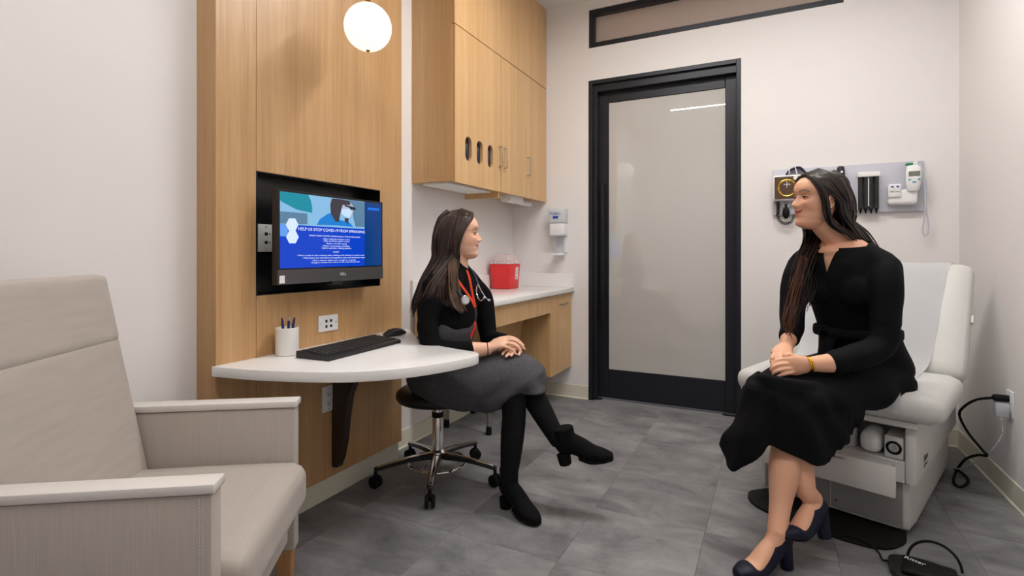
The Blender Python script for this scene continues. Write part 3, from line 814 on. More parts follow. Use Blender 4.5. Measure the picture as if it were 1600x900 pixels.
# ================================================================== stools
def caster(parent, ang, R):
    ca, sa = math.cos(ang), math.sin(ang)
    c = Vector((ca * R, sa * R, 0))
    sw = ang + random.uniform(-.9, .9)
    ax = Vector((-math.sin(sw), math.cos(sw), 0))
    cc = parent.copy() if False else None
    bm = nb()
    for s in (-1, 1):
        q = ax.to_track_quat('Z', 'Y').to_matrix().to_4x4()
        m4 = Matrix.Translation(c + ax * (.006 * s + (0 if s > 0 else -.016)) + Vector((0, 0, .03))) @ q
        lathe(bm, [(0, 0), (.024, 0), (.029, .004), (.029, .012), (.024, .016), (0, .016)], 20, m4)
    box(bm, c.x - .01, c.x + .01, c.y - .01, c.y + .01, .03, .06, .004, 1); cyl(bm, (c.x, c.y, .058), .008, .03, seg=10)
    return obj('caster', bm, 'rubber', parent)
st = thing('rolling_stool', 'black rolling stool with chrome column under the doctor', 'stool', (-1.49, 2.17, 0))
for k in range(5):
    a = math.radians(10 + 72 * k)
    u = Vector((math.cos(a), math.sin(a), 0))
    bm = nb(); loft(bm, [(u * .02 + UP * .118, .02, .022), (u * .12 + UP * .116, .014, .02), (u * .22 + UP * .103, .012, .017), (u * .30 + UP * .088, .011, .015)], (0, 0, 1), 10, 3)
    lg = obj('leg', bm, 'blackpl' if k not in (4,) else 'blackpl', st)
    bm = nb(); loft(bm, [(u * .03 + UP * .134, .004, .014), (u * .12 + UP * .127, .004, .013), (u * .22 + UP * .112, .004, .011), (u * .29 + UP * .098, .004, .009)], (0, 0, 1), 10, 3)
    obj('chrome_cap', bm, 'chrome', lg)
    caster(st, a, .30)
bm = nb(); lathe(bm, [(.0, .09), (.035, .09), (.036, .14), (.027, .15), (.027, .30), (.024, .31), (.024, .345), (.0, .345)], 24); obj('column', bm, 'chrome', st)
bm = nb(); lathe(bm, [(.0285, .31), (.0285, .335), (.024, .336), (.024, .309)], 24); obj('column_collar', bm, 'rubber', st)
bm = nb(); cyl(bm, (0, 0, .345), .016, .05, seg=20); cyl(bm, (0, 0, .385), .09, .012, seg=24); obj('gas_lift', bm, 'chrome', st)
bm = nb(); torus(bm, (0, 0, .085), .14, .007); 
for k in range(3):
    a = k * 2.1 + .4; tube(bm, [(.03 * math.cos(a), .03 * math.sin(a), .10), (.14 * math.cos(a), .14 * math.sin(a), .085)], .005, 8, 1)
obj('foot_ring', bm, 'chrome', st)
bm = nb(); lathe(bm, [(0, .395), (.15, .395), (.195, .40), (.205, .415), (.203, .435), (.18, .452), (.10, .458), (0, .458)], 40); obj('seat', bm, mat('black_vinyl', (.007, .007, .007), .4, bump=.05, bump_scale=300), st, smooth=60)

s2 = thing('low_stool', 'four legged stool with grey metal legs under the counter', 'stool', (-1.725, 3.005, 0))
for sx in (-1, 1):
    for sy in (-1, 1):
        bm = nb(); tube(bm, [(sx * .155, sy * .165, .03), (sx * .145, sy * .155, .42)], .0125, 12, 1); lg = obj('leg', bm, 'steel', s2)
        bm = nb(); lathe(bm, [(0, .0), (.018, .0), (.018, .025), (.0155, .05), (0, .05)], 14, Matrix.Translation((sx * .155, sy * .165, .001))); obj('rubber_tip', bm, 'rubber', lg)
bm = nb(); box(bm, -.16, .17, -.18, .18, .415, .455, .015, 2); obj('seat', bm, 'blackpl', s2)

# ================================================================== armchair
ac = thing('armchair', 'beige upholstered armchair with pale arm caps and oak legs', 'armchair', (-1.21, .96, 0), math.radians(-56))
HW, AT = .33, .052
for s in (-1, 1):
    x0, x1 = (HW - AT, HW) if s > 0 else (-HW, -HW + AT)
    bm = nb(); box(bm, x0, x1, -.58, 0, .17, .628, .008, 2); arm = obj('arm_panel', bm, 'fabric', ac)
    bm = nb(); xo = x1 + .0006 if s > 0 else x0 - .0006
    for zz in (0, 1):
        for k in range(60):
            za = .19 + k * .0072
            if s > 0: box(bm, xo - .0008, xo + .0003, -.018 - zz * .006, -.0168 - zz * .006, za, za + .0045)
    if s > 0: obj('stitching', bm, 'cap', arm, smooth=0)
    else: bm.free()
    bm = nb(); box(bm, x0 - .004, x1 + .004, -.585, .006, .6285, .65, .005, 2); obj('arm_cap', bm, 'cap', ac)
    for yy in (-.035, -.53):
        bm = nb(); xc = (x0 + x1) / 2
        t = bmesh.new(); bmesh.ops.create_cube(t, size=1)
        for v in t.verts:
            k = .052 if v.co.z > 0 else .036
            v.co = Vector((xc - s * .0 + v.co.x * k, yy + v.co.y * k, .001 if v.co.z < 0 else .1705))
        bmesh.ops.bevel(t, geom=list(t.edges), offset=.003, segments=1, affect='EDGES'); merge(bm, t)
        obj('leg', bm, 'leg', ac)
def cushion(bm, x0, x1, y0, y1, z0, z1, r, crown=0, cuts=10, taper=0, mx=None):
    t = bmesh.new(); bmesh.ops.create_cube(t, size=1)
    bmesh.ops.subdivide_edges(t, edges=list(t.edges), cuts=cuts, use_grid_fill=True)
    hx, hy, hz = (x1 - x0) / 2, (y1 - y0) / 2, (z1 - z0) / 2
    for v in t.verts:
        p = Vector((v.co.x * 2 * hx, v.co.y * 2 * hy, v.co.z * 2 * hz))
        q = Vector((max(-hx + r, min(hx - r, p.x)), max(-hy + r, min(hy - r, p.y)), max(-hz + r, min(hz - r, p.z))))
        d = p - q
        if d.length > 1e-9: p = q + d.normalized() * min(r, d.length) if d.length > r else q + d
        u, w_ = p.x / hx, p.y / hy
        if p.z > 0: p.z += crown * (1 - u * u) * (1 - w_ * w_)
        v.co = p + Vector(((x0 + x1) / 2, (y0 + y1) / 2, (z0 + z1) / 2))
    merge(bm, t, mx); return bm
bm = nb(); cushion(bm, -HW + AT + .002, HW - AT - .002, -.50, .045, .325, .468, .045, .012, 14); obj('seat_cushion', bm, 'fabric', ac, smooth=60)
bm = nb(); box(bm, -HW + AT + .001, HW - AT - .001, -.56, -.02, .20, .324, .006, 1); obj('seat_rail', bm, 'fabric', ac)
# back: two padded sections leaning back
lean = math.radians(-10)
bmx = Matrix.Translation((0, -.425, .47)) @ Matrix.Rotation(-lean, 4, 'X')
bm = nb(); cushion(bm, -HW + AT + .004, HW - AT - .004, -.10, .0, -.06, .425, .02, 0, 12, mx=bmx)
for v in bm.verts:
    k = min(1, max(0, (v.co.z - .5) / .4)); v.co.x *= 1 - .07 * k
obj('back_cushion', bm, 'fabric', ac, smooth=60)
bm = nb(); cushion(bm, -HW + AT + .0225, HW - AT - .0225, -.103, .003, .392, .60, .02, 0, 12, mx=bmx); 
for v in bm.verts:
    v.co.x *= 1 - .03 * min(1, max(0, (v.co.z - .88) / .18))
obj('head_cushion', bm, 'fabric', ac, smooth=60)

# ================================================================== exam table
et = thing('exam_table', 'off white medical exam table with raised back and open drawer', 'exam table', (.491, 2.547, 0), math.radians(-20))
bm = nb(); cushion(bm, -.58, 0, 0, 1.02, .012, .215, .025, 0, 10); obj('plinth', bm, 'tblw', et, smooth=50)
bm = nb(); box(bm, -.555, -.285, -.0025, .02, .03, .205, .002, 1); box(bm, -.281, -.028, -.0025, .02, .03, .205, .002, 1); obj('kick_panel', bm, 'tblg', et)
bm = nb(); cyl(bm, (-.262, -.0026, .062), .005, -.004, 'Y', 12); obj('lock', bm, 'chrome', et)
bm = nb()
box(bm, -.60, -.575, -.035, 1.04, .2155, .44, .008, 2); box(bm, -.018, .022, -.035, 1.04, .2155, .44, .012, 2)
box(bm, -.575, -.018, -.03, 1.04, .2155, .30, .004, 1); box(bm, -.575, -.018, .26, 1.03, .301, .44); box(bm, -.62, .03, -.06, 1.05, .4405, .468, .01, 2)
obj('cabinet_body', bm, 'tblw', et)
dw = nb(); box(dw, -.575, -.03, -.128, -.112, .185, .303, .004, 2); d_ = obj('drawer', dw, 'tblw', et)
bm = nb(); box(bm, -.55, -.05, -.112, -.0305, .2, .29); obj('drawer_box', bm, 'tblw', d_, smooth=0)
bm = nb(); loft(bm, [(Vector((-.40, -.13, .292)), .004, .002), (Vector((-.30, -.134, .29)), .006, .006), (Vector((-.20, -.13, .292)), .004, .002)], (0, 0, 1), 10); obj('pull_recess', bm, 'tblg', d_)
bm = nb(); cushion(bm, -.66, .115, -.10, .47, .4685, .585, .055, .0, 14); obj('seat_pad', bm, 'vinyl', et, smooth=60)
bt = Matrix.Translation((0, .46, .565)) @ Matrix.Rotation(math.radians(-33), 4, 'X')
bm = nb(); cushion(bm, -.66, .115, 0, .105, 0, .62, .05, 0, 14, mx=bt); obj('back_pad', bm, 'vinyl', et, smooth=60)
bm = nb(); box(bm, -.60, .05, .107, .125, .02, .55, .004, 1, mx=bt); obj('back_shell', bm, 'tblw', et)
bm = nb(); tube(bm, [bt @ Vector((-.3, .12, .3)), Vector((-.3, .98, .47))], .018, 10, 1); obj('lift_strut', bm, 'steel', et)
bm = nb(); box(bm, .116, .124, .03, .06, .30, .34, .003, 1, mx=bt); obj('release_lever', bm, 'white', et)
tm = basis((0, 1, 0), (0, 0, 1), (1, 0, 0), (.0225, .105, .275))
text('side_logo', 'Ritter', .04, 'txtblk', et, tm, 'LEFT', .0003)
text('side_logo', 'by Midmark', .016, 'txtblk', et, basis((0, 1, 0), (0, 0, 1), (1, 0, 0), (.0225, .105, .255)), 'LEFT', .0003)
# things stowed in the open compartment
ET = et.matrix_basis.copy()
EM = Matrix.Translation((.491, 2.547, 0)) @ Matrix.Rotation(math.radians(-20), 4, 'Z')
def on_table(name, label, cat, loc):
    return thing(name, label, cat, EM @ Vector(loc), math.radians(-20))
t = on_table('tissue_roll', 'grey paper roll stored in the exam table compartment', 'paper roll', (-.235, .05, .301)); bm = nb(); lathe(bm, [(.015, .001), (.04, .001), (.04, .1), (.015, .1)], 28); obj('paper', bm, 'white2', t)
bm = nb(); lathe(bm, [(.0142, .0), (.0142, .1), (.010, .1), (.010, .0)], 20); obj('core', bm, 'greypl', t)
t = on_table('folded_drape', 'folded white drape stored beside the paper roll', 'drape', (-.135, .02, .301)); bm = nb(); cushion(bm, -.04, .036, -.04, .10, .001, .085, .03, .01, 8); obj('cloth', bm, 'paper', t, smooth=60)
t = on_table('control_box', 'small white box with round black dial in exam table', 'control box', (-.055, .03, .301)); bm = nb(); box(bm, -.032, .032, -.05, .10, .001, .09, .006, 2); obj('case', bm, 'white2', t)
bm = nb(); torus(bm, (.0, -.051, .045), .022, .005, Matrix.Rotation(PI / 2, 4, 'X')); obj('dial_ring', bm, 'rubber', t); bm = nb(); cyl(bm, (0, -.0505, .045), .012, -.006, 'Y', 16); obj('dial', bm, 'steel', t)
t = on_table('glove_carton', 'white carton standing in the exam table compartment', 'carton', (-.37, .04, .301)); bm = nb(); box(bm, -.075, .075, -.05, .12, .001, .10, .003, 1); obj('carton', bm, 'white', t)
bm = nb(); box(bm, -.05, .05, -.0515, -.05, .02, .08); obj('opening', bm, 'greypl', t)
# paper over pad and back
pp = nb(); rows = []
def bpnt(x, y, z): return bt @ Vector((x, y, z))
prof = [(-.107, .505), (-.1075, .545), (-.095, .578), (-.06, .5895), (.1, .590), (.3, .590), (.40, .592)]
W0, W1 = -.56, -.02
cen = []
for (yy, zz) in prof: cen.append((Vector((0, yy, zz)), W0, W1))
for i, zz in enumerate((.04, .12, .25, .4, .54, .60, .622)):
    yy = -.004 if zz < .58 else (.006 if zz < .61 else .03)
    v = bt @ Vector((0, yy - (.02 if zz < .05 else .0), zz)); cen.append((v, W0 - .0 - .03 * i / 6, W1 + .055 * (i + 1) / 7))
cen.append((bt @ Vector((0, .09, .628)), -.59, .035))
cc = catmull([(*c[0], c[1], c[2]) for c in cen], 3)
for q in cc:
    rows.append([Vector((q[3] + (q[4] - q[3]) * k / 12, q[1] + .0015 * math.sin(k * 1.7 + q[2] * 30), q[2] + .0012 * math.sin(k * 2.3 + q[1] * 40))) for k in range(13)])
sheet(pp, rows, .0008)
ep = obj('exam_paper', pp, 'paper', smooth=60); ep.location = (.491, 2.547, 0); ep.rotation_euler = (0, 0, math.radians(-20))
props(ep, 'white paper sheet draped over the exam table back and seat', 'paper sheet')

# floor mat plate, foot pedal and its cable
fm = nb(); prism(fm, [(q[0], q[1]) for q in catmull([(-.56, .02), (-.60, -.08), (-.52, -.19), (-.30, -.225), (-.08, -.20), (-.01, -.09), (-.02, .02)], 4)], .0005, .011, .003, 2)
o = obj('floor_plate', fm, 'rubber'); o.location = (.491, 2.547, 0); o.rotation_euler = (0, 0, math.radians(-20)); props(o, 'flat black rubber plate on floor under exam table front', 'floor plate')
fp = thing('foot_pedal', 'black foot pedal control on the floor before exam table', 'foot pedal', (.468, 2.262, 0), math.radians(-12))
bm = nb(); prism(bm, [(q[0], q[1]) for q in catmull([(-.10, .0), (-.095, .055), (-.03, .085), (.05, .08), (.11, .03), (.125, -.05), (.10, -.10), (0, -.115), (-.08, -.07), (-.10, 0)], 4)][:-1], .001, .022, .006, 2); obj('pedal_base', bm, 'blackpl', fp)
bm = nb(); cushion(bm, -.06, .09, -.07, .045, .0225, .04, .008, .006, 8); obj('pedal_top', bm, 'rubber', fp, smooth=60)
text('pedal_print', 'Ritter', .026, 'txtw', fp, basis((.97, -.24, 0), (.24, .97, 0), (0, 0, 1), (-.055, -.0, .0465)), 'LEFT', .0003)
text('pedal_print', 'Midmark', .012, 'txtw', fp, basis((.97, -.24, 0), (.24, .97, 0), (0, 0, 1), (.02, .05, .0225)), 'LEFT', .0003)
bm = nb(); torus(bm, (0.03, .055, .024), .075, .0045, Matrix.Rotation(math.radians(70), 4, 'X'), 24, 8, 0, PI); obj('guard_hoop', bm, 'rubber', fp)
bm = nb(); P0 = lambda px, py, z=.006: tuple((lambda r: (r.x, r.y, z))(J(px, py, F_PX * (CAM_H - z) / (py - PCY))))
tube(bm, [P0(1395, 874), P0(1380, 875), P0(1372, 862, .017), P0(1355, 848, .017), P0(1330, 838, .017), P0(1310, 835, .017)], .0035, 8)
props(obj('pedal_cable', bm, 'rubber', origin=P0(1395, 874, 0)), 'thin black cable running from foot pedal across floor plate', 'cable')

# power outlet on right wall, plugs and cords
plate('power_outlet', 'white duplex power outlet on the wall beside exam table', FXN(XR, 3.125, .44), .075, .118, 'white', 'duplex')
pc = nb(); ox, oy, oz = XR - .0095, 3.125, .462
A_ = lambda px, py, x: (lambda k: (x, x / (k * CS - SN) * (k * SN + CS), CAM_H - (py - PCY) / F_PX * (x / (k * CS - SN))))((px - PCX) / F_PX)
tube(pc, [(ox, oy, oz), (ox - .045, oy + .002, oz)], .016, 12, 1)
pl_o = thing('power_cable', 'thick black power cable plugged into the wall outlet', 'cable', (ox - .03, oy, 0))
off = Vector((ox - .03, oy, 0))
bmesh.ops.translate(pc, vec=-off, verts=pc.verts); obj('plug', pc, 'rubber', pl_o)
cp = [Vector((ox - .045, oy, oz)), Vector(A_(1528, 624, .88)), Vector(A_(1508, 634, .86)), Vector(A_(1499, 648, .86)), Vector(A_(1512, 675, .87)), Vector(A_(1534, 702, .88)), Vector(A_(1542, 712, .885)), Vector(A_(1528, 711, .87)), Vector(A_(1508, 718, .86)), Vector(A_(1494, 737, .84)), Vector(P0(1490, 752, .008)), Vector(P0(1500, 761, .007)), Vector(P0(1513, 752, .007)), Vector(P0(1506, 741, .009)), Vector(P0(1492, 733, .011))]
bm = nb(); loft(bm, [(p - off, .0062, .0062) for p in cp], (.1, .2, .97), 10, 6); obj('cable', bm, 'rubber', pl_o)
bm = nb(); a, b = Vector(A_(1531, 623.5, .885)) - off, Vector(A_(1518, 628, .872)) - off; tube(bm, [a, b], .008, 12, 1); obj('cable_tag', bm, 'white', pl_o)
ad = thing('charger_adapter', 'light grey charger block plugged in below the black plug', 'charger', (ox - .02, oy, .38)); 
bm = nb(); box(bm, -.028, .0195, -.022, .022, -.0, .062, .005, 2); obj('block', bm, 'greyw', ad); bm = nb(); box(bm, -.013, .003, -.008, .008, -.016, -.0005, .002, 1); obj('strain_relief', bm, 'white', ad)
bm = nb(); gp = [Vector((ox - .025, oy, .364)), Vector(A_(1566, 678, .93)), Vector(A_(1550, 702, .90)), Vector(A_(1525, 722, .87)), Vector(A_(1500, 732, .84)), Vector(A_(1490, 731, .83))]
loft(bm, [(p - Vector((ox - .02, oy, .38)), .0025, .0025) for p in gp], (.1, .2, .97), 8, 6); obj('thin_cable', bm, 'greyw', ad)

# ================================================================== diagnostic board on the back wall
db = thing('diagnostic_board', 'grey wall board carrying medical diagnostic instruments', 'wall board', (.40, YB, 1.37))
bm = nb(); box(bm, -.397, .40, -.022, -.001, 0, .298, .004, 2); obj('board', bm, 'board', db)
bl = YB - .0225
# blood pressure gauge
bg = thing('pressure_gauge', 'square white framed blood pressure gauge on the grey board', 'gauge', (.083, bl, 1.458))
bm = nb(); box(bm, -.082, .082, -.05, -.0005, 0, .165, .014, 3); obj('case', bm, 'white', bg)
bm = nb(); box(bm, -.071, .071, -.0525, -.0503, .011, .154, .001, 1); obj('dial_plate', bm, 'dial', bg)
bm = nb(); torus(bm, (0, -.053, .082), .052, .0025, Matrix.Rotation(PI / 2, 4, 'X'), 40, 8); obj('dial_ring', bm, 'gold', bg)
bm = nb()
for k in range(20):
    a = math.radians(-50 + k * 14.7); c_ = Vector((.045 * math.cos(a), -.0528, .082 + .045 * math.sin(a))); ellipsoid(bm, c_, (.003, .001, .003), seg=8, rings=6)
obj('dial_marks', bm, 'gold', bg)
bm = nb(); box(bm, -.0012, .0012, -.0535, -.0526, .082, .122, mx=None); obj('needle', bm, 'txtw', bg)
bm = nb(); cyl(bm, (.05, -.052, .142), .014, -.003, 'Y', 20); obj('zero_knob', bm, 'white', bg)
text('dial_print', 'mmHg', .014, 'txtw', bg, basis((1, 0, 0), (0, 0, 1), (0, -1, 0), (0, -.0528, .10)), 'CENTER', .0002)
ct = nb(); pts = []
for k in range(0, 26 * 8):
    t_ = k / (26 * 8 - 1); 
    if t_ < .45: c_ = Vector((-.052, 0, .0 - t_ / .45 * .09))
    else:
        a = PI + (t_ - .45) / .55 * PI * 1.02; c_ = Vector((-.005 + .047 * math.cos(a), 0, -.09 + .047 * math.sin(a) * 1.2))
    if t_ < .45: nrm = Vector((1, 0, 0))
    else: nrm = Vector((math.cos(a), 0, math.sin(a)))
    ph = 2 * PI * k / 8
    pts.append(c_ + nrm * (.009 * math.cos(ph)) + Vector((0, -.02 + .009 * math.sin(ph), 0)))
loft(ct, [(p, .0022, .0022) for p in pts], (.1, .3, .95), 6, 1)
ct_o = obj('coiled_tube', ct, 'rubber', bg)
bm = nb(); lathe(bm, [(0, -.115), (.008, -.112), (.019, -.095), (.022, -.075), (.016, -.05), (.007, -.035), (.006, -.02)], 20, Matrix.Translation((-.005, -.02, 0))); obj('squeeze_bulb', bm, 'rubber', bg, smooth=60)
bm = nb(); tube(bm, [(-.025, -.02, .0), (-.022, -.02, -.03), (-.008, -.02, -.04)], .003, 8); tube(bm, [(.015, -.02, .0), (.012, -.02, -.03), (0, -.02, -.04)], .003, 8); obj('bulb_hose', bm, 'white2', bg)
# cuff behind the gauge, rolled in a basket
cf = thing('pressure_cuff', 'navy blood pressure cuff tucked above the pressure gauge', 'cuff', (.13, bl, 1.624))
bm = nb(); loft(bm, [(Vector((-.05, -.022, .002)), .018, .006), (Vector((-.03, -.022, .03)), .018, .007), (Vector((.02, -.022, .045)), .018, .008), (Vector((.05, -.022, .02)), .018, .007), (Vector((.062, -.022, .002)), .018, .006)], (0, 1, 0), 12); obj('cuff_band', bm, 'tube', cf, smooth=60)
bm = nb(); tube(bm, [(-.035, -.043, .002), (-.03, -.043, .045), (-.005, -.043, .055), (.01, -.043, .002)], .003, 8); obj('cuff_hose', bm, 'white', cf)
# otoscope and ophthalmoscope heads on handles
for x, lb, hd in ((.255, 'black ophthalmoscope on the grey board between gauge and otoscope', 'flat'), (.378, 'black otoscope head on the grey board beside the specula tubes', 'cone')):
    ot = thing('otoscope' if hd == 'cone' else 'ophthalmoscope', lb, 'instrument', (x, bl, 1.45))
    bm = nb(); cyl(bm, (0, -.03, -.02), .013, .11, seg=18, bev=.003); obj('handle', bm, 'blackpl', ot)
    bm = nb(); box(bm, -.02, .02, -.029, -.0005, .03, .075, .004, 1); obj('cradle', bm, 'greyw', ot)
    bm = nb(); cyl(bm, (0, -.03, .091), .010, .028, seg=18); obj('neck', bm, 'steel', ot)
    bm = nb()
    if hd == 'cone':
        loft(bm, [(Vector((0, -.03, .118)), .017, .014), (Vector((0, -.03, .14)), .022, .017), (Vector((0, -.03, .175)), .022, .016), (Vector((0, -.03, .20)), .019, .014)], (1, 0, 0), 18)
    else:
        loft(bm, [(Vector((0, -.03, .118)), .02, .012), (Vector((0, -.03, .15)), .03, .014), (Vector((0, -.03, .185)), .024, .012)], (1, 0, 0), 18)
    hd_ = obj('head', bm, 'blackpl', ot, smooth=60)
    bm = nb(); cyl(bm, (.004, -.046, .172), .007, -.003, 'Y', 14); obj('lens', bm, 'white', hd_)
# specula dispenser
sp = thing('specula_dispenser', 'white topped dispenser of black specula tubes on grey board', 'dispenser', (.521, bl, 1.366))
bm = nb(); box(bm, -.057, .057, -.046, -.0005, .218, .247, .004, 2); box(bm, -.055, .055, -.008, -.0005, .02, .2175, .002, 1); obj('holder', bm, 'white', sp)
for k in range(4):
    x = -.041 + k * .0272
    bm = nb(); cyl(bm, (x, -.026, .025), .0125, .192, seg=16); tb = obj('tube', bm, 'blackpl', sp)
    bm = nb(); lathe(bm, [(.011, .0245), (.006, .012), (.003, -.004), (0, -.004)], 12, Matrix.Translation((x, -.026, 0))); obj('speculum', bm, 'rubber', tb)
bm = nb(); box(bm, -.003, .003, -.034, -.031, .04, .215); obj('divider', bm, 'white2', sp)
# thermometer
tm_ = thing('thermometer', 'white electronic thermometer with teal buttons on grey board', 'thermometer', (.70, bl, 1.40))
bm = nb(); cushion(bm, -.085, .06, -.05, -.0005, .008, .10, .018, 0, 8); box(bm, -.085, -.02, -.06, -.01, .05, .13, .008, 2); obj('wall_holder', bm, 'white', tm_, smooth=60)
bm = nb(); loft(bm, [(Vector((.035, -.055, .09)), .028, .012), (Vector((.035, -.06, .13)), .036, .016), (Vector((.036, -.06, .19)), .038, .016), (Vector((.038, -.055, .225)), .034, .013)], (1, 0, 0), 24); th_ = obj('unit', bm, 'white', tm_, smooth=60)
bm = nb(); box(bm, .01, .064, -.0785, -.074, .17, .197, .001, 1); obj('display', bm, 'lcd', th_)
bm = nb()
for x, z in ((.015, .15), (.06, .15), (.037, .135)): ellipsoid(bm, (x, -.0755, z), (.007 if z > .14 else .011, .003, .005), seg=12, rings=8)
obj('button', bm, 'teal', th_)
bm = nb(); box(bm, .0, .035, -.06, -.035, .236, .249, .003, 1); obj('probe_well', bm, 'green', th_)
bm = nb(); box(bm, .036, .056, -.06, -.035, .232, .255, .004, 1); obj('probe_cap', bm, 'white', th_)
bm = nb()
for x in (-.066, -.04): box(bm, x - .012, x + .010, -.066, -.0605, .085, .125, .003, 1)
pr_ = obj('probe_cover_box', bm, 'white', tm_)
bm = nb()
for x in (-.066, -.04): box(bm, x - .006, x + .005, -.0668, -.0661, .108, .118)
obj('blue_print', bm, 'txtblue', pr_, smooth=0)
bm = nb(); tube(bm, [(.05, -.05, .25), (.075, -.045, .25), (.09, -.04, .21), (.092, -.04, .10), (.098, -.035, -.02), (.085, -.032, -.13), (.092, -.03, -.175), (.108, -.03, -.165), (.112, -.03, -.11), (.1, -.034, .0), (.1, -.038, .15)], .004, 8); obj('probe_cord', bm, 'greyw', tm_)

# ================================================================== people
def interp(tab, z):
    if z <= tab[0][0]: return tab[0][1]
    for (a, va), (b, vb) in zip(tab, tab[1:]):
        if z <= b:
            t = (z - a) / (b - a); t = t * t * (3 - 2 * t) * .5 + t * .5
            return va + (vb - va) * t
    return tab[-1][1]
FRONT = [(-.118, .030), (-.112, .060), (-.104, .075), (-.094, .079), (-.082, .0765), (-.070, .0755), (-.054, .0765), (-.034, .0775), (-.015, .077), (.005, .0745), (.018, .0745), (.030, .082), (.045, .084), (.065, .079), (.082, .067), (.096, .048), (.106, .022), (.112, -.018)]
BACK = [(-.118, -.005), (-.104, -.022), (-.09, -.035), (-.06, -.060), (-.03, -.083), (0, -.097), (.03, -.103), (.06, -.098), (.08, -.084), (.095, -.064), (.106, -.042), (.112, -.020)]
WIDTH = [(-.118, .014), (-.112, .026), (-.104, .034), (-.09, .044), (-.06, .057), (-.03, .066), (0, .071), (.03, .075), (.05, .075), (.075, .066), (.095, .047), (.106, .026), (.112, .002)]
NOSE = [(-.040, 0), (-.036, .004), (-.031, .017), (-.026, .0235), (-.021, .0245), (-.014, .020), (-.004, .0145), (.008, .009), (.018, .0045), (.028, 0)]
NSIG = [(-.036, .011), (-.026, .0125), (-.015, .010), (0, .008), (.02, .008)]
def gauss(a, s): return math.exp(-(a / s) ** 2)
def head_point(z, t, smile=0, grow=0):
    """z height, t angle (0 front); head local: x forward, y left, z up"""
    f, b, w_ = interp(FRONT, z), interp(BACK, z), interp(WIDTH, z)
    xm = -.012 if z > -.06 else -.012 + (z + .06) * -.35
    xm = min(xm, f - .01); xm = max(xm, b + .005)
    cx_, sx_ = math.cos(t), math.sin(t)
    n = .86 if cx_ > 0 else 1.0
    x = xm + (f - xm if cx_ > 0 else xm - b) * (abs(cx_) ** n) * (1 if cx_ >= 0 else -1)
    y = w_ * (abs(sx_) ** .94) * (1 if sx_ >= 0 else -1)
    if cx_ > 0:
        ay = abs(y)
        x += interp(NOSE, z) * gauss(y, interp(NSIG, z)) if -.04 < z < .028 else 0
        x += .005 * gauss(ay - .0125, .005) * gauss(z + .030, .007)                # nostril wings
        x -= .0125 * gauss(ay - .031, .015) * gauss(z - .010, .011)                # eye sockets
        x += .0035 * gauss(ay - .030, .018) * gauss(z - .030, .007)                # brow
        k = gauss(ay - .040, .018) * gauss(z + .022 - .006 * smile, .018)
        x += (.004 + .006 * smile) * k; y += (.002 + .003 * smile) * k * (1 if y > 0 else -1)   # cheeks
        x += gauss(y, .021) * (.0062 * gauss(z + .0615, .006) + .0072 * gauss(z + .0465, .006) - .0025 * gauss(z + .0755, .007))   # lips
        mz = -.054 + smile * .010 * (ay / .026) ** 2
        x -= .0045 * gauss(z - mz, .0028) * (1 if ay < .027 else gauss(ay - .027, .004))    # mouth line
        x -= .0025 * gauss(ay - .029, .005) * gauss(z - mz, .007)
    return Vector((x, y, z))
def head_mesh(bm, mx, smile=0, scale=1):
    zs = [-.118 + .23 * i / 90 for i in range(91)]; n = 96
    rings = [[bm.verts.new(mx @ (head_point(z, 2 * PI * k / n, smile) * scale)) for k in range(n)] for z in zs]
    for a, b in zip(rings, rings[1:]):
        for k in range(n): bm.faces.new((a[k], a[(k + 1) % n], b[(k + 1) % n], b[k]))
    bm.faces.new(rings[0][::-1]); bm.faces.new(rings[-1])
    for s in (-1, 1):   # ears
        em = mx @ Matrix.Translation(Vector((-.012, s * .0735, -.006)) * scale) @ Matrix.Rotation(s * .42, 4, 'Z') @ Matrix.Rotation(-.18, 4, 'Y')
        ellipsoid(bm, (0, 0, 0), (.5, .5, .5)) if False else None
        t = bmesh.new(); bmesh.ops.create_uvsphere(t, u_segments=20, v_segments=14, radius=1)
        for v in t.verts: v.co = Vector((v.co.x * .0155, v.co.y * .005, v.co.z * .029)) * scale
        merge(bm, t, em)
        torus(bm, (0, 0, 0), .017 * scale, .0038 * scale, None, 24, 8) if False else None
        t = bmesh.new(); tt = nb(); torus(tt, (0, 0, 0), .0175 * scale, .0042 * scale, Matrix.Rotation(PI / 2, 4, 'X') , 28, 8)
        for v in tt.verts: v.co.z *= 1.55
        t.free(); merge(bm, tt, em @ Matrix.Translation((0, s * .004, .001)))

def head_matrix(c, fwd, pitch=0, roll=0):
    f = fwd.normalized(); l = UP.cross(f).normalized()
    m = basis(f, l, UP, c)
    return m @ Matrix.Rotation(-pitch, 4, 'Y') @ Matrix.Rotation(roll, 4, 'X')

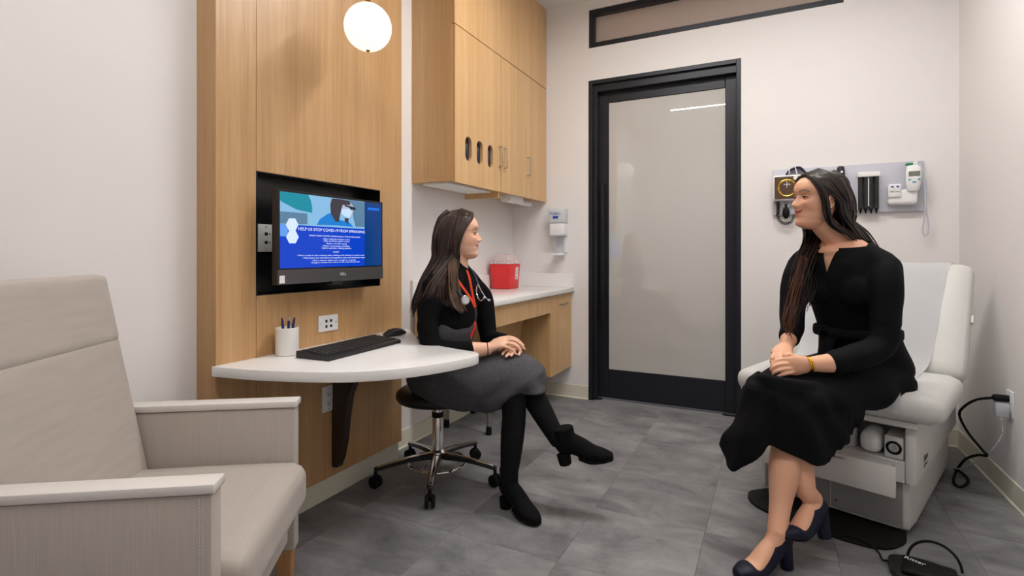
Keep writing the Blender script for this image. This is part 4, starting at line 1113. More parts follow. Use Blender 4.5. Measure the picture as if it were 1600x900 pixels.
def paint(o, hm, tone, lip, smile=0, scale=1, brow=(.03, .02, .015)):
    """skin tints: lips, cheeks, brows, and a darker line where the lips meet"""
    me = o.data; inv = hm.inverted() @ o.matrix_basis
    at = me.attributes.new('tint', 'FLOAT_COLOR', 'POINT'); vals = []
    for v in me.vertices:
        p = inv @ v.co / scale; c = list(tone[:3])
        if abs(p.y) < .09 and -.13 < p.z < .12 and p.x > .0:
            ay = abs(p.y); mz = -.054 + smile * .010 * (ay / .026) ** 2
            wl = max(0, 1 - (ay / .027) ** 2) ** .5 if ay < .027 else 0
            lo, hi = mz - .0115 * wl, mz + .0095 * wl
            k = 0
            if wl > 0: k = max(0, min(1, (p.z - lo) / .0025)) * max(0, min(1, (hi - p.z) / .0025))
            c = [a + (b - a) * k * .85 for a, b in zip(c, lip)]
            ml = gauss(p.z - mz, .0018) * (1 if ay < .028 else 0) * .75  # darkens the line between the lips
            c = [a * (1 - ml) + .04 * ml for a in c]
            ck = gauss(ay - .042, .017) * gauss(p.z + .02, .016) * .35 * (1 if p.x > .02 else 0)
            c = [c[0] * (1 + .05 * ck), c[1] * (1 - .25 * ck), c[2] * (1 - .25 * ck)]
            arch = .032 + .004 * gauss(ay - .036, .012) - .002 * (ay > .044)
            bk = gauss(p.z - arch, .0035) * (1 / (1 + math.exp(-(ay - .013) / .002))) * (1 / (1 + math.exp((ay - .052) / .002))) * (1 if p.x > .02 else 0)
            c = [a * (1 - bk * .85) + b * bk * .85 for a, b in zip(c, brow)]
        vals += [*c, 1]
    at.data.foreach_set('color', vals)

def eyes(parent, base, hm, scale=1, squint=.5, iris_fwd=(1, 0, 0)):
    for s in (-1, 1):
        c = Vector((.0595, s * .0305, .0095))
        bm = nb(); ellipsoid(bm, (0, 0, 0), (.0114, .0114, .0114), seg=24, rings=16); bmesh.ops.transform(bm, matrix=Matrix.Translation(-base) @ hm @ Matrix.Translation(c * scale), verts=bm.verts)
        e = obj('eyeball', bm, 'eye', parent, smooth=80)
        bm = nb(); q = Vector(iris_fwd).normalized().to_track_quat('Z', 'Y').to_matrix().to_4x4()
        lathe(bm, [(.0078, .0086), (.0060, .0101), (.003, .0117), (0, .0120)], 20, q)
        bmesh.ops.transform(bm, matrix=Matrix.Translation(-base) @ hm @ Matrix.Translation(c * scale), verts=bm.verts)
        obj('iris', bm, 'iris', e, smooth=80)
        # lids: partial shells, upper one closes by squint
        bm = nb(); rows = []
        for i in range(9):
            el = math.radians(62 * squint * 0 + (18 - 26 * squint) + i * 9)
            rows.append([Vector((.0131 * math.cos(el) * math.cos(a), .0131 * math.cos(el) * math.sin(a), .0131 * math.sin(el))) for a in [math.radians(-115 + 23 * k) for k in range(11)]])
        sheet(bm, rows); rows = []
        for i in range(7):
            el = math.radians(-(20 - 8 * squint) - i * 9)
            rows.append([Vector((.0129 * math.cos(el) * math.cos(a), .0129 * math.cos(el) * math.sin(a), .0129 * math.sin(el))) for a in [math.radians(-115 + 23 * k) for k in range(11)]])
        sheet(bm, rows)
        bmesh.ops.transform(bm, matrix=Matrix.Translation(-base) @ hm @ Matrix.Translation(c * scale), verts=bm.verts)
        lid = obj('eyelids', bm, parent['lidmat'], parent, smooth=80)
        el = math.radians(18 - 26 * squint)
        bm = nb(); tube(bm, [Vector((.0136 * math.cos(el) * math.cos(a), .0136 * math.cos(el) * math.sin(a), .0136 * math.sin(el) + .0002)) for a in [math.radians(-70 + 20 * k) for k in range(8)]], .0018, 6, 2)
        bmesh.ops.transform(bm, matrix=Matrix.Translation(-base) @ hm @ Matrix.Translation(c * scale), verts=bm.verts)
        obj('lashes', bm, 'lash', e)

def hair_cap(hm, scale, grow, hairline, part_y=0.0):
    bm = nb(); n = 180; zs = [-.085 + .20 * i / 110 for i in range(111)]
    zs = [z for z in zs if z <= .112]
    rows = []
    for z in zs:
        row = []
        for k in range(n + 1):
            p = head_point(z, 2 * PI * k / n)
            c0 = Vector((-.012, 0, .02)); d = (p - c0).normalized()
            row.append(p + d * grow)
        rows.append(row)
    V = [[bm.verts.new(hm @ (p * scale)) for p in row[:-1]] for row in rows]
    for i in range(len(zs) - 1):
        for k in range(n):
            k2 = (k + 1) % n
            ctr = (rows[i][k] + rows[i + 1][k + 1]) / 2
            if ctr.x < hairline(ctr.z, ctr.y): bm.faces.new((V[i][k], V[i][k2], V[i + 1][k2], V[i + 1][k]))
    bm.faces.new(V[-1])
    bmesh.ops.delete(bm, geom=[v for v in bm.verts if not v.link_faces], context='VERTS')
    return bm

def strands(bm, ga, gb, n, r=.008, jit=.006, flat=.55, wave=0, seed=1, hint=(0, 0, 1), end=.15, nn=6):
    """clumps of hair swept between two guide curves"""
    rnd = random.Random(seed)
    for i in range(n):
        t = (i + rnd.uniform(.1, .9)) / n
        P = []; ph = rnd.uniform(0, 6.28); L_end = rnd.uniform(.45, 1.0)
        m = len(ga)
        off = Vector((rnd.gauss(0, 1), rnd.gauss(0, 1), rnd.gauss(0, 1))) * jit
        for j in range(m):
            k = j / (m - 1)
            p = ga[j].lerp(gb[j], t) + off * min(1, k * 2.5)
            if wave: p = p + Vector((math.sin(ph + k * 15), math.cos(ph * 1.3 + k * 15), 0)) * wave * max(0, k - .4)
            P.append(p)
        if L_end < 1: P[-1] = P[-2].lerp(P[-1], L_end)
        secs = []
        for j, p in enumerate(P):
            k = j / (m - 1); s = (1.25 if k < .25 else 1.0) * (1 if k < .6 else 1 - (1 - end) * ((k - .6) / .4) ** 1.5)
            rr = r * s * rnd.uniform(.9, 1.1)
            secs.append((p, rr, rr * flat))
        loft(bm, secs, hint, nn, 4)
    return bm

def arm(bm, pts, rad, hint=(0, 0, 1)):
    loft(bm, [(p, r, r * .94) for p, r in zip(pts, rad)], hint, 18, 5)

def finger(bm, pts, r0=.0088, r1=.0066):
    m = len(pts)
    loft(bm, [(p, r0 + (r1 - r0) * i / (m - 1), r0 + (r1 - r0) * i / (m - 1)) for i, p in enumerate(pts)], (.2, .3, .9), 12, 4)

def nails(parent, base, tips):
    for p, d, n_ in tips:
        x = d.normalized(); z = (n_ - x * n_.dot(x)).normalized(); y = z.cross(x)
        bm = nb(); ellipsoid(bm, (0, 0, 0), (.0058, .0044, .0012), seg=12, rings=8)
        bmesh.ops.transform(bm, matrix=Matrix.Translation(-base) @ basis(x, y, z, p), verts=bm.verts)
        obj('fingernail', bm, 'nail', parent, smooth=80)
M['nail'] = mat('fingernail', srgb(232, 176, 160), .25)

def boot(bm, mx, shaft=.19, heel=.05):
    """ankle boot, local x toe-ward, z up, origin heel on floor"""
    V = Vector
    loft(bm, [(V((.025, 0, heel + .045)), .044, .028), (V((.06, 0, heel + .048)), .046, .033), (V((.11, 0, heel + .025)), .043, .036), (V((.16, 0, .047)), .032, .040), (V((.205, 0, .033)), .024, .037), (V((.235, 0, .025)), .016, .024)], (0, 0, 1), 20, 5)
    loft(bm, [(V((.058, 0, heel + .03)), .046, .036), (V((.056, 0, heel + .08)), .044, .037), (V((.054, 0, shaft)), .045, .041)], (1, 0, 0), 20, 4, False)
    loft(bm, [(V((.035, 0, 0.001)), .027, .027), (V((.033, 0, heel)), .031, .030)], (1, 0, 0), 20, 3, False)
    loft(bm, [(V((.105, 0, heel * .55)), .010, .031), (V((.15, 0, .010)), .009, .038), (V((.20, 0, .009)), .0085, .038), (V((.24, 0, .011)), .008, .024)], (0, 0, 1), 20, 4)
    bmesh.ops.transform(bm, matrix=mx, verts=bm.verts)
    return bm
def foot_frame(heel, toe, up=UP):
    x = (toe - heel).normalized(); y = up.cross(x).normalized(); z = x.cross(y)
    return basis(x, y, z, heel)

# ------------------------------------------------------------------ doctor on the stool
def doctor():
    base = Vector((-1.49, 2.17, 0))
    th = math.radians(25)
    fw = RV * math.cos(th) - DV * math.sin(th); lf = UP.cross(fw)
    hm = head_matrix(J(721, 368, 2.54), RV * math.cos(.06) + DV * math.sin(.06), math.radians(1), 0)
    SC = 1.0
    def torso(bm, g=0, top=True, zmin=0):
        secs = [(J(684, 590, 2.58), .165 + g, .12 + g), (J(686, 560, 2.57), .168 + g, .125 + g), (J(696, 530, 2.55), .150 + g, .118 + g), (J(703, 505, 2.54), .142 + g, .115 + g), (J(704, 475, 2.545), .148 + g, .112 + g), (J(703, 450, 2.55), .160 + g, .108 + g), (J(706, 432, 2.55), .160 + g, .092 + g), (J(709, 421, 2.55), .115 + g, .070 + g), (J(712, 413, 2.55), .070 + g, .055 + g)]
        loft(bm, secs[zmin:], lf, 28, 5)
        for s in (-1, 1):
            c = J(704, 465, 2.55) + fw * .055 + lf * (s * .066)
            ellipsoid(bm, c, (.068 + g, .068 + g, .07 + g))
            loft(bm, [(J(711, 417, 2.55) + lf * (s * .03), .045 + g, .04 + g), (J(709, 427, 2.55) + lf * (s * .09), .048 + g, .038 + g), (J(708, 440, 2.55) + lf * (s * .15), .05 + g, .045 + g)], fw, 18, 4)
    LS, RS = J(708, 443, 2.55) + lf * .158, J(706, 443, 2.55) - lf * .158
    # near (right) arm and far (left) arm
    ra = [RS + Vector((0, 0, .0)), J(676, 470, 2.385), J(668, 505, 2.37), J(676, 541, 2.35), J(703, 549, 2.335), J(735, 547, 2.335), J(764, 545, 2.35)]
    rr = [.050, .051, .046, .043, .042, .036, .027]
    la = [LS, J(754, 468, 2.69), J(759, 500, 2.67), J(764, 528, 2.64), J(777, 532, 2.58), J(787, 534, 2.51), J(795, 538, 2.455)]
    lr = [.050, .050, .046, .042, .038, .032, .026]
    # legs: left (far) leg crosses over the right one
    lk = [J(700, 575, 2.63), J(755, 577, 2.56), J(806, 580, 2.44), J(822, 600, 2.40), J(845, 640, 2.355), J(872, 688, 2.31)]
    lkr = [.085, .078, .06, .056, .050, .036]
    rk = [J(690, 588, 2.50), J(745, 600, 2.42), J(795, 610, 2.34), J(803, 640, 2.32), J(800, 690, 2.30), J(795, 748, 2.285)]
    rkr = [.085, .078, .062, .054, .050, .036]
    b = nb()
    head_mesh(b, hm, .35, SC)
    loft(b, [(hm @ Vector((-.022, 0, -.02)), .052, .048), (hm @ Vector((-.026, 0, -.085)), .050, .047), (J(714, 414, 2.55), .055, .056), (J(709, 428, 2.55), .07, .08)], fw, 24, 5)
    torso(b, -.010)
    arm(b, ra, [r - (.008 if i < 5 else 0) for i, r in enumerate(rr)]); arm(b, la, [r - (.008 if i < 5 else 0) for i, r in enumerate(lr)])
    loft(b, [(p, r - .006, r - .006) for p, r in zip(lk, lkr)], (0, 0, 1), 18, 4); loft(b, [(p, r - .006, r - .006) for p, r in zip(rk, rkr)], (0, 0, 1), 18, 4)
    # right hand on top
    kn = (J(786, 526, 2.395) - J(783, 541, 2.335)).normalized()
    loft(b, [(J(764, 544, 2.352), .027, .022), (J(773, 539, 2.357), .034, .017), (J(782, 535, 2.362), .039, .015), (J(788, 534, 2.363), .037, .012)], kn, 18, 4)
    fr = [[J(785, 528, 2.388), J(797, 527, 2.392), J(808, 531, 2.394), J(817, 539, 2.395)],
          [J(787, 532, 2.371), J(800, 531, 2.374), J(811, 536, 2.376), J(819, 545, 2.378)],
          [J(786, 537, 2.354), J(798, 537, 2.355), J(808, 542, 2.356), J(814, 550, 2.358)],
          [J(783, 541, 2.338), J(793, 543, 2.338), J(801, 547, 2.339), J(806, 553, 2.34)]]
    for i, f in enumerate(fr): finger(b, f, .0086 if i < 3 else .0076, .0066 if i < 3 else .0058)
    finger(b, [J(772, 533, 2.385), J(781, 530, 2.412), J(790, 532, 2.425), J(798, 536, 2.428)], .0105, .0075)
    # left hand below, fingertips showing toward the camera
    loft(b, [(J(795, 538, 2.455), .026, .021), (J(800, 542, 2.43), .036, .015), (J(803, 546, 2.40), .038, .014)], RV, 18, 4)
    fl_ = [[J(812, 545, 2.40), J(812, 549, 2.365), J(811, 555, 2.342)], [J(805, 547, 2.395), J(802, 550, 2.35), J(799, 556, 2.325)], [J(799, 548, 2.395), J(795, 552, 2.345), J(791, 557, 2.318)], [J(793, 547, 2.40), J(788, 550, 2.36), J(785, 554, 2.335)]]
    for f in fl_: finger(b, f, .0085, .0066)
    finger(b, [J(790, 540, 2.45), J(783, 543, 2.42), J(780, 547, 2.395)], .0100, .0075)
    bm = fuse(b, .0032, 3, .5)
    p = obj('person', bm, 'skin', origin=base, smooth=180)
    props(p, 'seated woman in black sweater and grey skirt with orange lanyard', 'person')
    p['lidmat'] = 'lid1'
    paint(p, hm, srgb(234, 186, 158), srgb(196, 108, 102)[:3], .35, SC, srgb(58, 42, 36)[:3])
    M['lid1'] = mat('eyelid_skin', srgb(220, 168, 142), .5)
    p['lidmat'] = 'lid1'
    eyes(p, base, hm, SC, .25)
    def kid(name, bm, m, smooth=180, parent=p):
        bmesh.ops.translate(bm, vec=-base, verts=bm.verts); return obj(name, bm, m, parent, smooth=smooth)
    nails(p, base, [(f[-1] + (f[-1] - f[-2]).normalized() * .003 + UP * .0035 - DV * .004, f[-1] - f[-2], UP - DV * .9) for f in fr + fl_[1:3]])
    # sweater
    b = nb(); torso(b, .004, zmin=3)
    arm(b, ra[:6], [r + .006 for r in rr[:6]]); arm(b, la[:6], [r + .006 for r in lr[:6]])
    loft(b, [(J(709, 428, 2.55), .085, .10), (J(713, 414, 2.55), .062, .064), (J(716, 407, 2.55), .055, .054)], fw, 24, 4, False)
    bm = fuse(b, .006, 14, .6)
    for v in bm.verts:
        q = v.co; nz_ = noise.noise(q * 9) * .004 + noise.noise(Vector((q.x * 6, q.y * 6, q.z * 22))) * .0035
        v.co += v.normal * nz_
    kid('sweater', bm, 'sweater')
    # skirt: pelvis and thighs wrapped in one tube, hem below the knees
    b = nb()
    loft(b, [(J(702, 506, 2.54), .150, .124), (J(697, 528, 2.55), .156, .124), (J(688, 555, 2.57), .172, .135), (J(684, 585, 2.57), .170, .135)], lf, 28, 5)
    def ring(px, top, bot, d_, hd): return (J(px, (top + bot) / 2, d_), (bot - top) / 2 / F_PX * d_, hd)
    loft(b, [ring(668, 552, 618, 2.56, .14), ring(690, 548, 630, 2.53, .165), ring(725, 549, 640, 2.48, .165), ring(760, 549, 641, 2.44, .16), ring(790, 548, 637, 2.41, .145), ring(814, 551, 630, 2.39, .125), ring(830, 562, 624, 2.38, .105), ring(838, 578, 620, 2.375, .08)], (0, 0, 1), 32, 6)
    loft(b, [(J(818, 580, 2.39), .06, .10), (J(828, 600, 2.38), .066, .11), (J(832, 617, 2.37), .066, .105)], RV, 28, 4, False)
    bm = fuse(b, .0065, 14, .6)
    for v in bm.verts:
        q = v.co - J(800, 600, 2.4); u = q.dot(RV); h_ = q.z
        k = math.sin((u * .62 - h_ * .78) * 58 + noise.noise(v.co * 5) * 3.0)
        msk = max(0, min(1, (u + .28) / .2)) * max(0, min(1, (.07 - h_ + u * .1) / .08))
        v.co += v.normal * (.0085 * k * msk + noise.noise(v.co * 14) * .003)
    kid('skirt', bm, 'skirt')
    # tights
    b = nb(); loft(b, [(q, r + .001, r + .001) for q, r in zip(lk[1:], lkr[1:])], (0, 0, 1), 20, 5); bm = fuse(b, .006, 3); kid('tights_leg', bm, 'tights')
    b = nb(); loft(b, [(q, r + .001, r + .001) for q, r in zip(rk[1:], rkr[1:])], (0, 0, 1), 20, 5); bm = fuse(b, .006, 3); kid('tights_leg', bm, 'tights')
    # boots
    hf, tf_ = J(783, 787, 2.335), J(836, 822, 2.165); hf.z = 0; tf_.z = 0
    bm = fuse(boot(nb(), foot_frame(hf, tf_), .185), .0045, 3); bo = kid('boot', bm, 'suede')
    bm = nb(); torus(bm, (.014, 0, .185), .014, .004, Matrix.Rotation(PI / 2, 4, 'X'), 16, 6); bmesh.ops.transform(bm, matrix=foot_frame(hf, tf_), verts=bm.verts); kid('pull_tab', bm, 'suede', parent=bo)
    h2, t2 = J(872, 727, 2.30), J(938, 722, 2.25)
    bm = fuse(boot(nb(), foot_frame(h2, t2, (UP * 1.0 - RV * .22)), .165), .0045, 3); bo = kid('boot', bm, 'suede')
    bm = nb(); torus(bm, (.008, 0, .16), .013, .004, Matrix.Rotation(PI / 2, 4, 'X'), 16, 6); bmesh.ops.transform(bm, matrix=foot_frame(h2, t2, (UP * 1.0 - RV * .22)), verts=bm.verts); kid('pull_tab', bm, 'suede', parent=bo)
    # wrist band
    bm = nb(); wv = (ra[6] - ra[5]).normalized(); q = wv.to_track_quat('Z', 'Y').to_matrix().to_4x4()
    torus(bm, ra[6].lerp(ra[5], .1), .0265, .0022, q, 32, 6); kid('hair_tie', bm, 'rubber')
    # hair
    HT = [(-.085, -.03), (-.05, -.018), (0, .0), (.03, .018), (.05, .034), (.07, .046), (.085, .050), (.112, .03)]
    def hl(z, y): return interp(HT, z)
    bm = hair_cap(hm, SC, .010, hl)
    H = lambda x, y, z: hm @ (Vector((x, y, z)) * SC)
    for s in (-1, 1):
        # front lock: from parting over temple, past the jaw, to the chest
        front = [H(.055, 0, .104), H(.052, s * .050, .080), H(.010, s * .082, .020), H(-.020, s * .082, -.050), H(-.020, s * .076, -.12)]
        mid = [H(.0, 0, .124), H(.0, s * .062, .092), H(-.020, s * .093, .020), H(-.032, s * .09, -.055), H(-.046, s * .088, -.12)]
        back = [H(-.06, 0, .112), H(-.085, s * .035, .082), H(-.118, s * .045, .010), H(-.118, s * .05, -.06), H(-.125, s * .05, -.12)]
        if s < 0:
            front += [J(709, 443, 2.41), J(714, 472, 2.40), J(722, 489, 2.41)]; mid += [J(681, 438, 2.36), J(672, 454, 2.33), J(667, 466, 2.322)]; back += [J(660, 440, 2.48), J(648, 470, 2.48), J(643, 492, 2.48)]
        else:
            front += [J(722, 436, 2.63), J(716, 455, 2.66), J(708, 470, 2.68)]; mid += [J(695, 436, 2.66), J(682, 465, 2.69), J(676, 490, 2.69)]; back += [J(664, 440, 2.56), J(652, 470, 2.56), J(647, 495, 2.56)]
        strands(bm, front, mid, 105, .0044, .005, .6, .008, 3 + s, nn=5)
        strands(bm, mid, back, 120, .0050, .0075, .6, .010, 7 + s, nn=5)
        if s < 0:
            fi = [v.copy() for v in front]; mi = [v.copy() for v in mid]
            strands(bm, [v + (H(0, .012, 0) - H(0, 0, 0)) for v in fi], [v + (H(0, .015, 0) - H(0, 0, 0)) for v in mi], 40, .009, .004, .6, .003, 21)
    bk = [H(-.06, -.03, .112), H(-.095, -.04, .078), H(-.122, -.035, .01), H(-.125, -.03, -.06), H(-.13, -.03, -.12), J(660, 440, 2.50), J(650, 470, 2.50), J(645, 495, 2.50)]
    bk2 = [H(-.06, .03, .112), H(-.095, .04, .078), H(-.122, .035, .01), H(-.125, .03, -.06), H(-.13, .03, -.12), J(662, 440, 2.56), J(651, 470, 2.56), J(646, 495, 2.56)]
    strands(bm, bk, bk2, 20, .012, .004, .6, .004, 31)
    hr = kid('hair', bm, 'hair1', 60)
    bm = nb(); strands(bm, [J(712, 396, 2.475), J(714, 428, 2.405), J(718, 455, 2.395), J(724, 476, 2.395), J(731, 487, 2.40)], [J(700, 396, 2.475), J(700, 430, 2.39), J(702, 458, 2.38), J(709, 478, 2.385), J(719, 491, 2.39)], 14, .006, .004, .5, .004, 41)
    kid('light_lock', bm, 'hair1b', 60, hr)
    # lanyard
    lan = thing('lanyard', 'bright orange lanyard hanging on the black sweater', 'lanyard', base)
    ch = lambda px, py, dd: J(px, py, dd)
    def ribbon(pts, w_, wdir, m, name, parent):
        bm = nb(); C_ = [Vector(q) for q in catmull([tuple(q) for q in pts], 5)]
        rows = [[c_ - wdir * w_ / 2 - base, c_ + wdir * w_ / 2 - base] for c_ in C_]; sheet(bm, rows, .0015); return obj(name, bm, m, parent)
    wd = (lf * .9 + fw * .1).normalized()
    ribbon([J(706, 421, 2.455), J(712, 432, 2.415), J(722, 447, 2.395), J(732, 461, 2.39), J(739, 472, 2.392), J(743, 482, 2.395)], .017, (lf * .8 + fw * .2).normalized(), 'orange', 'strap', lan)
    ribbon([J(729, 421, 2.53), J(733, 432, 2.475), J(736, 446, 2.435), J(739, 462, 2.41), J(742, 475, 2.40), J(743, 484, 2.397)], .017, wd, 'orange', 'strap', lan)
    ribbon([J(743, 480, 2.394), J(744, 494, 2.395), J(742, 505, 2.40)], .02, wd, 'greypl', 'clasp_band', lan)
    bm = nb(); tube(bm, [J(742, 504, 2.398) - base, J(742, 512, 2.40) - base, J(739, 518, 2.40) - base], .0055, 10); tube(bm, [J(739, 517, 2.40) - base, J(736, 526, 2.40) - base], .006, 10, 1); obj('lobster_clip', bm, 'red', lan)
    bm = nb(); tube(bm, [J(736, 525, 2.40) - base, J(737, 534, 2.40) - base], .003, 8, 1); obj('metal_hook', bm, 'chrome', lan)
    # stethoscope
    ste = thing('stethoscope', 'navy stethoscope with silver chestpiece around neck of woman in black sweater', 'stethoscope', base)
    bm = nb(); tube(bm, [q - base for q in (J(748, 447, 2.52), J(742, 432, 2.55), J(733, 418, 2.585), J(722, 411, 2.615), J(708, 411, 2.60), J(698, 417, 2.52), J(697, 426, 2.45), J(704, 440, 2.405), J(714, 454, 2.388), J(722, 463, 2.382))], .0055, 10); obj('tubing', bm, 'tube', ste)
    bm = nb(); q = (fw * .7 - DV * .6 + UP * .1).normalized().to_track_quat('Z', 'Y').to_matrix().to_4x4()
    c_ = J(727, 469, 2.375) - base
    lathe(bm, [(0, -.008), (.018, -.008), (.022, -.004), (.022, .003), (.019, .006), (.0, .006)], 28, Matrix.Translation(c_) @ q); cp_ = obj('chestpiece', bm, 'steel', ste)
    bm = nb(); lathe(bm, [(0, .0062), (.016, .0062), (.016, .0072), (0, .0072)], 28, Matrix.Translation(c_) @ q); obj('diaphragm', bm, 'greyw', cp_)
    bm = nb(); tube(bm, [q_ - base for q_ in (J(747, 445, 2.515), J(752, 455, 2.505), J(757, 463, 2.50), J(762, 468, 2.49))], .0032, 8); obj('ear_tube', bm, 'chrome', ste)
    bm = nb(); tube(bm, [q_ - base for q_ in (J(745, 447, 2.51), J(744, 456, 2.485), J(747, 466, 2.465), J(751, 470, 2.455), J(755, 467, 2.45))], .0032, 8); obj('ear_tube', bm, 'chrome', ste)
    bm = nb(); ellipsoid(bm, J(764, 469, 2.487) - base, (.007, .007, .006)); obj('ear_tip', bm, 'greyw', ste)
    bm = nb(); ellipsoid(bm, J(757, 465, 2.448) - base, (.007, .007, .006)); obj('ear_tip', bm, 'greyw', ste)
doctor()

# ------------------------------------------------------------------ patient on the exam table
def patient():
    base = J(1345, 575, 2.2); base.z = 0
    th = math.radians(35)
    fw = -RV * math.cos(th) - DV * math.sin(th); lf = UP.cross(fw)
    hm = head_matrix(J(1275, 313, 2.13), -RV * math.cos(.05) - DV * math.sin(.05), math.radians(2), math.radians(-3))
    SC = 1.0
    def torso(bm, g=0, zmin=0):
        secs = [(J(1352, 600, 2.22), .17 + g, .125 + g), (J(1350, 570, 2.21), .172 + g, .13 + g), (J(1342, 535, 2.19), .15 + g, .112 + g), (J(1334, 500, 2.175), .135 + g, .10 + g), (J(1326, 465, 2.165), .145 + g, .108 + g), (J(1319, 430, 2.155), .162 + g, .112 + g), (J(1315, 404, 2.15), .160 + g, .095 + g), (J(1312, 388, 2.15), .115 + g, .072 + g), (J(1308, 377, 2.15), .07 + g, .056 + g)]
        loft(bm, secs[zmin:], lf, 28, 5)
        for s in (-1, 1):
            c = J(1321, 450, 2.158) + fw * .06 + lf * (s * .066); ellipsoid(bm, c, (.068 + g, .068 + g, .072 + g))
            loft(bm, [(J(1309, 381, 2.15) + lf * (s * .03), .045 + g, .04 + g), (J(1311, 393, 2.15) + lf * (s * .09), .05 + g, .038 + g), (J(1313, 411, 2.15) + lf * (s * .15), .052 + g, .046 + g)], fw, 18, 4)
    LS, RS = J(1314, 416, 2.15) + lf * .158, J(1314, 416, 2.15) - lf * .158
    la = [LS, J(1383, 440, 1.99), J(1384, 485, 1.98), J(1378, 535, 1.97), J(1345, 555, 1.96), J(1305, 566, 1.95), J(1266, 569, 1.95)]
    lr = [.052, .053, .049, .046, .043, .037, .027]
    ra = [RS, J(1243, 440, 2.26), J(1238, 480, 2.25), J(1238, 510, 2.20), J(1233, 528, 2.12), J(1229, 541, 2.06)]
    rr = [.051, .051, .047, .042, .034, .026]
    A1, T1 = J(1236, 893, 1.872), J(1148, 893, 1.80); A1.z = 0; T1.z = 0
    F1 = foot_frame(A1, T1)
    F2 = foot_frame(J(1294, 842, 1.925), J(1220, 845, 1.826), UP - RV * .25 + DV * .15)
    HH = .072
    rk = [J(1330, 585, 2.25), J(1275, 600, 2.14), J(1228, 628, 2.04), J(1232, 675, 1.995), J(1226, 730, 1.945), J(1219, 790, 1.90), F1 @ Vector((.062, 0, HH + .062))]
    rkr = [.088, .078, .060, .054, .055, .037, .033]
    lk = [J(1350, 590, 2.15), J(1290, 605, 2.06), J(1238, 622, 1.99), J(1244, 680, 1.97), J(1250, 725, 1.955), J(1259, 765, 1.93), F2 @ Vector((.062, 0, HH + .062))]
    lkr = [.088, .080, .060, .052, .046, .036, .033]
    b = nb()
    head_mesh(b, hm, 1.0, SC)
    loft(b, [(hm @ Vector((-.02, 0, -.02)), .05, .046), (hm @ Vector((-.028, 0, -.085)), .047, .044), (J(1308, 374, 2.15), .052, .054), (J(1311, 392, 2.15), .075, .09)], fw, 24, 5)
    torso(b, -.010)
    arm(b, la, [r - (.008 if i < 5 else 0) for i, r in enumerate(lr)]); arm(b, ra, [r - (.008 if i < 4 else 0) for i, r in enumerate(rr)])
    loft(b, [(p, r, r) for p, r in zip(rk, rkr)], (0, 0, 1), 20, 5); loft(b, [(p, r, r) for p, r in zip(lk, lkr)], (0, 0, 1), 20, 5)
    # near (left) hand laid over the far one
    loft(b, [(J(1266, 569, 1.95), .028, .022), (J(1253, 570, 1.955), .035, .018), (J(1242, 571, 1.96), .038, .016), (J(1234, 572, 1.962), .036, .013)], UP, 18, 4)
    fr = [[J(1236, 563, 1.965), J(1225, 561, 1.967), J(1214, 564, 1.972), J(1206, 570, 1.98)],
          [J(1234, 569.5, 1.958), J(1223, 569, 1.956), J(1212, 572, 1.962), J(1205, 577, 1.972)],
          [J(1235, 576, 1.953), J(1224, 577, 1.95), J(1215, 579.5, 1.955), J(1208, 583, 1.965)],
          [J(1238, 582, 1.95), J(1229, 584, 1.946), J(1221, 586, 1.949), J(1215, 588.5, 1.955)]]
    for i, f in enumerate(fr): finger(b, f, .0085 if i < 3 else .0075, .0066 if i < 3 else .0058)
    finger(b, [J(1250, 562, 1.975), J(1240, 556, 1.99), J(1231, 555, 1.995), J(1223, 558, 1.995)], .0105, .0078)
    # far (right) hand curled underneath
    loft(b, [(J(1229, 541, 2.06), .025, .021), (J(1224, 548, 2.035), .034, .018), (J(1219, 555, 2.01), .036, .017)], RV, 18, 4)
    f2 = [[J(1210, 553, 2.015), J(1206, 560, 1.998), J(1206, 567, 1.995), J(1210, 571, 2.0)], [J(1216, 553, 2.0), J(1212, 560, 1.985), J(1212, 567, 1.982), J(1216, 570, 1.985)], [J(1222, 554, 1.995), J(1219, 560, 1.982), J(1219, 566, 1.98), J(1222, 569, 1.985)], [J(1227, 555, 2.0), J(1225, 560, 1.99), J(1225, 565, 1.988), J(1227, 568, 1.99)]]
    for f in f2: finger(b, f, .0085, .0068)
    finger(b, [J(1231, 547, 2.03), J(1235, 553, 2.012), J(1233, 560, 2.0)], .010, .0075)
    # feet inside the shoes
    def foot(bm, mx, g=0, low=0):
        l0, l1, l2, l3 = -low * .5, low * .7, low * 1.7, low * 1.1
        V = lambda x, z: mx @ Vector((x, 0, z))
        loft(bm, [(V(.028, HH + .030 - l0), .030 + g, .026 + g), (V(.065, HH + .032 - l1), .036 + g, .030 + g), (V(.11, HH + .004 - l2), .033 + g, .033 + g), (V(.155, .040 - l3), .024 + g, .038 + g), (V(.195, .027), .018 + g, .036 + g), (V(.228, .021), .012 + g, .022 + g)], (mx.to_3x3() @ Vector((0, 0, 1))), 18, 5)
    for mx, an in ((F1, rk[-1]), (F2, lk[-1])):
        foot(b, mx, -.003)
        loft(b, [(an, .032, .031), (mx @ Vector((.068, 0, HH + .045)), .033, .031), (mx @ Vector((.078, 0, HH + .025)), .034, .031)], mx.to_3x3() @ Vector((1, 0, 0)), 16, 4)
    bm = fuse(b, .0032, 3, .5)
    p = obj('person', bm, 'skin', origin=base, smooth=180)
    props(p, 'smiling woman in black dress sitting on the exam table', 'person')
    paint(p, hm, srgb(228, 174, 144), srgb(192, 92, 90)[:3], 1.0, SC, srgb(36, 25, 22)[:3])
    M['lid2'] = mat('eyelid_skin_tan', srgb(208, 152, 124), .5)
    p['lidmat'] = 'lid2'
    eyes(p, base, hm, SC, .5)
    def kid(name, bm, m, smooth=180, parent=p):
        bmesh.ops.translate(bm, vec=-base, verts=bm.verts); return obj(name, bm, m, parent, smooth=smooth)
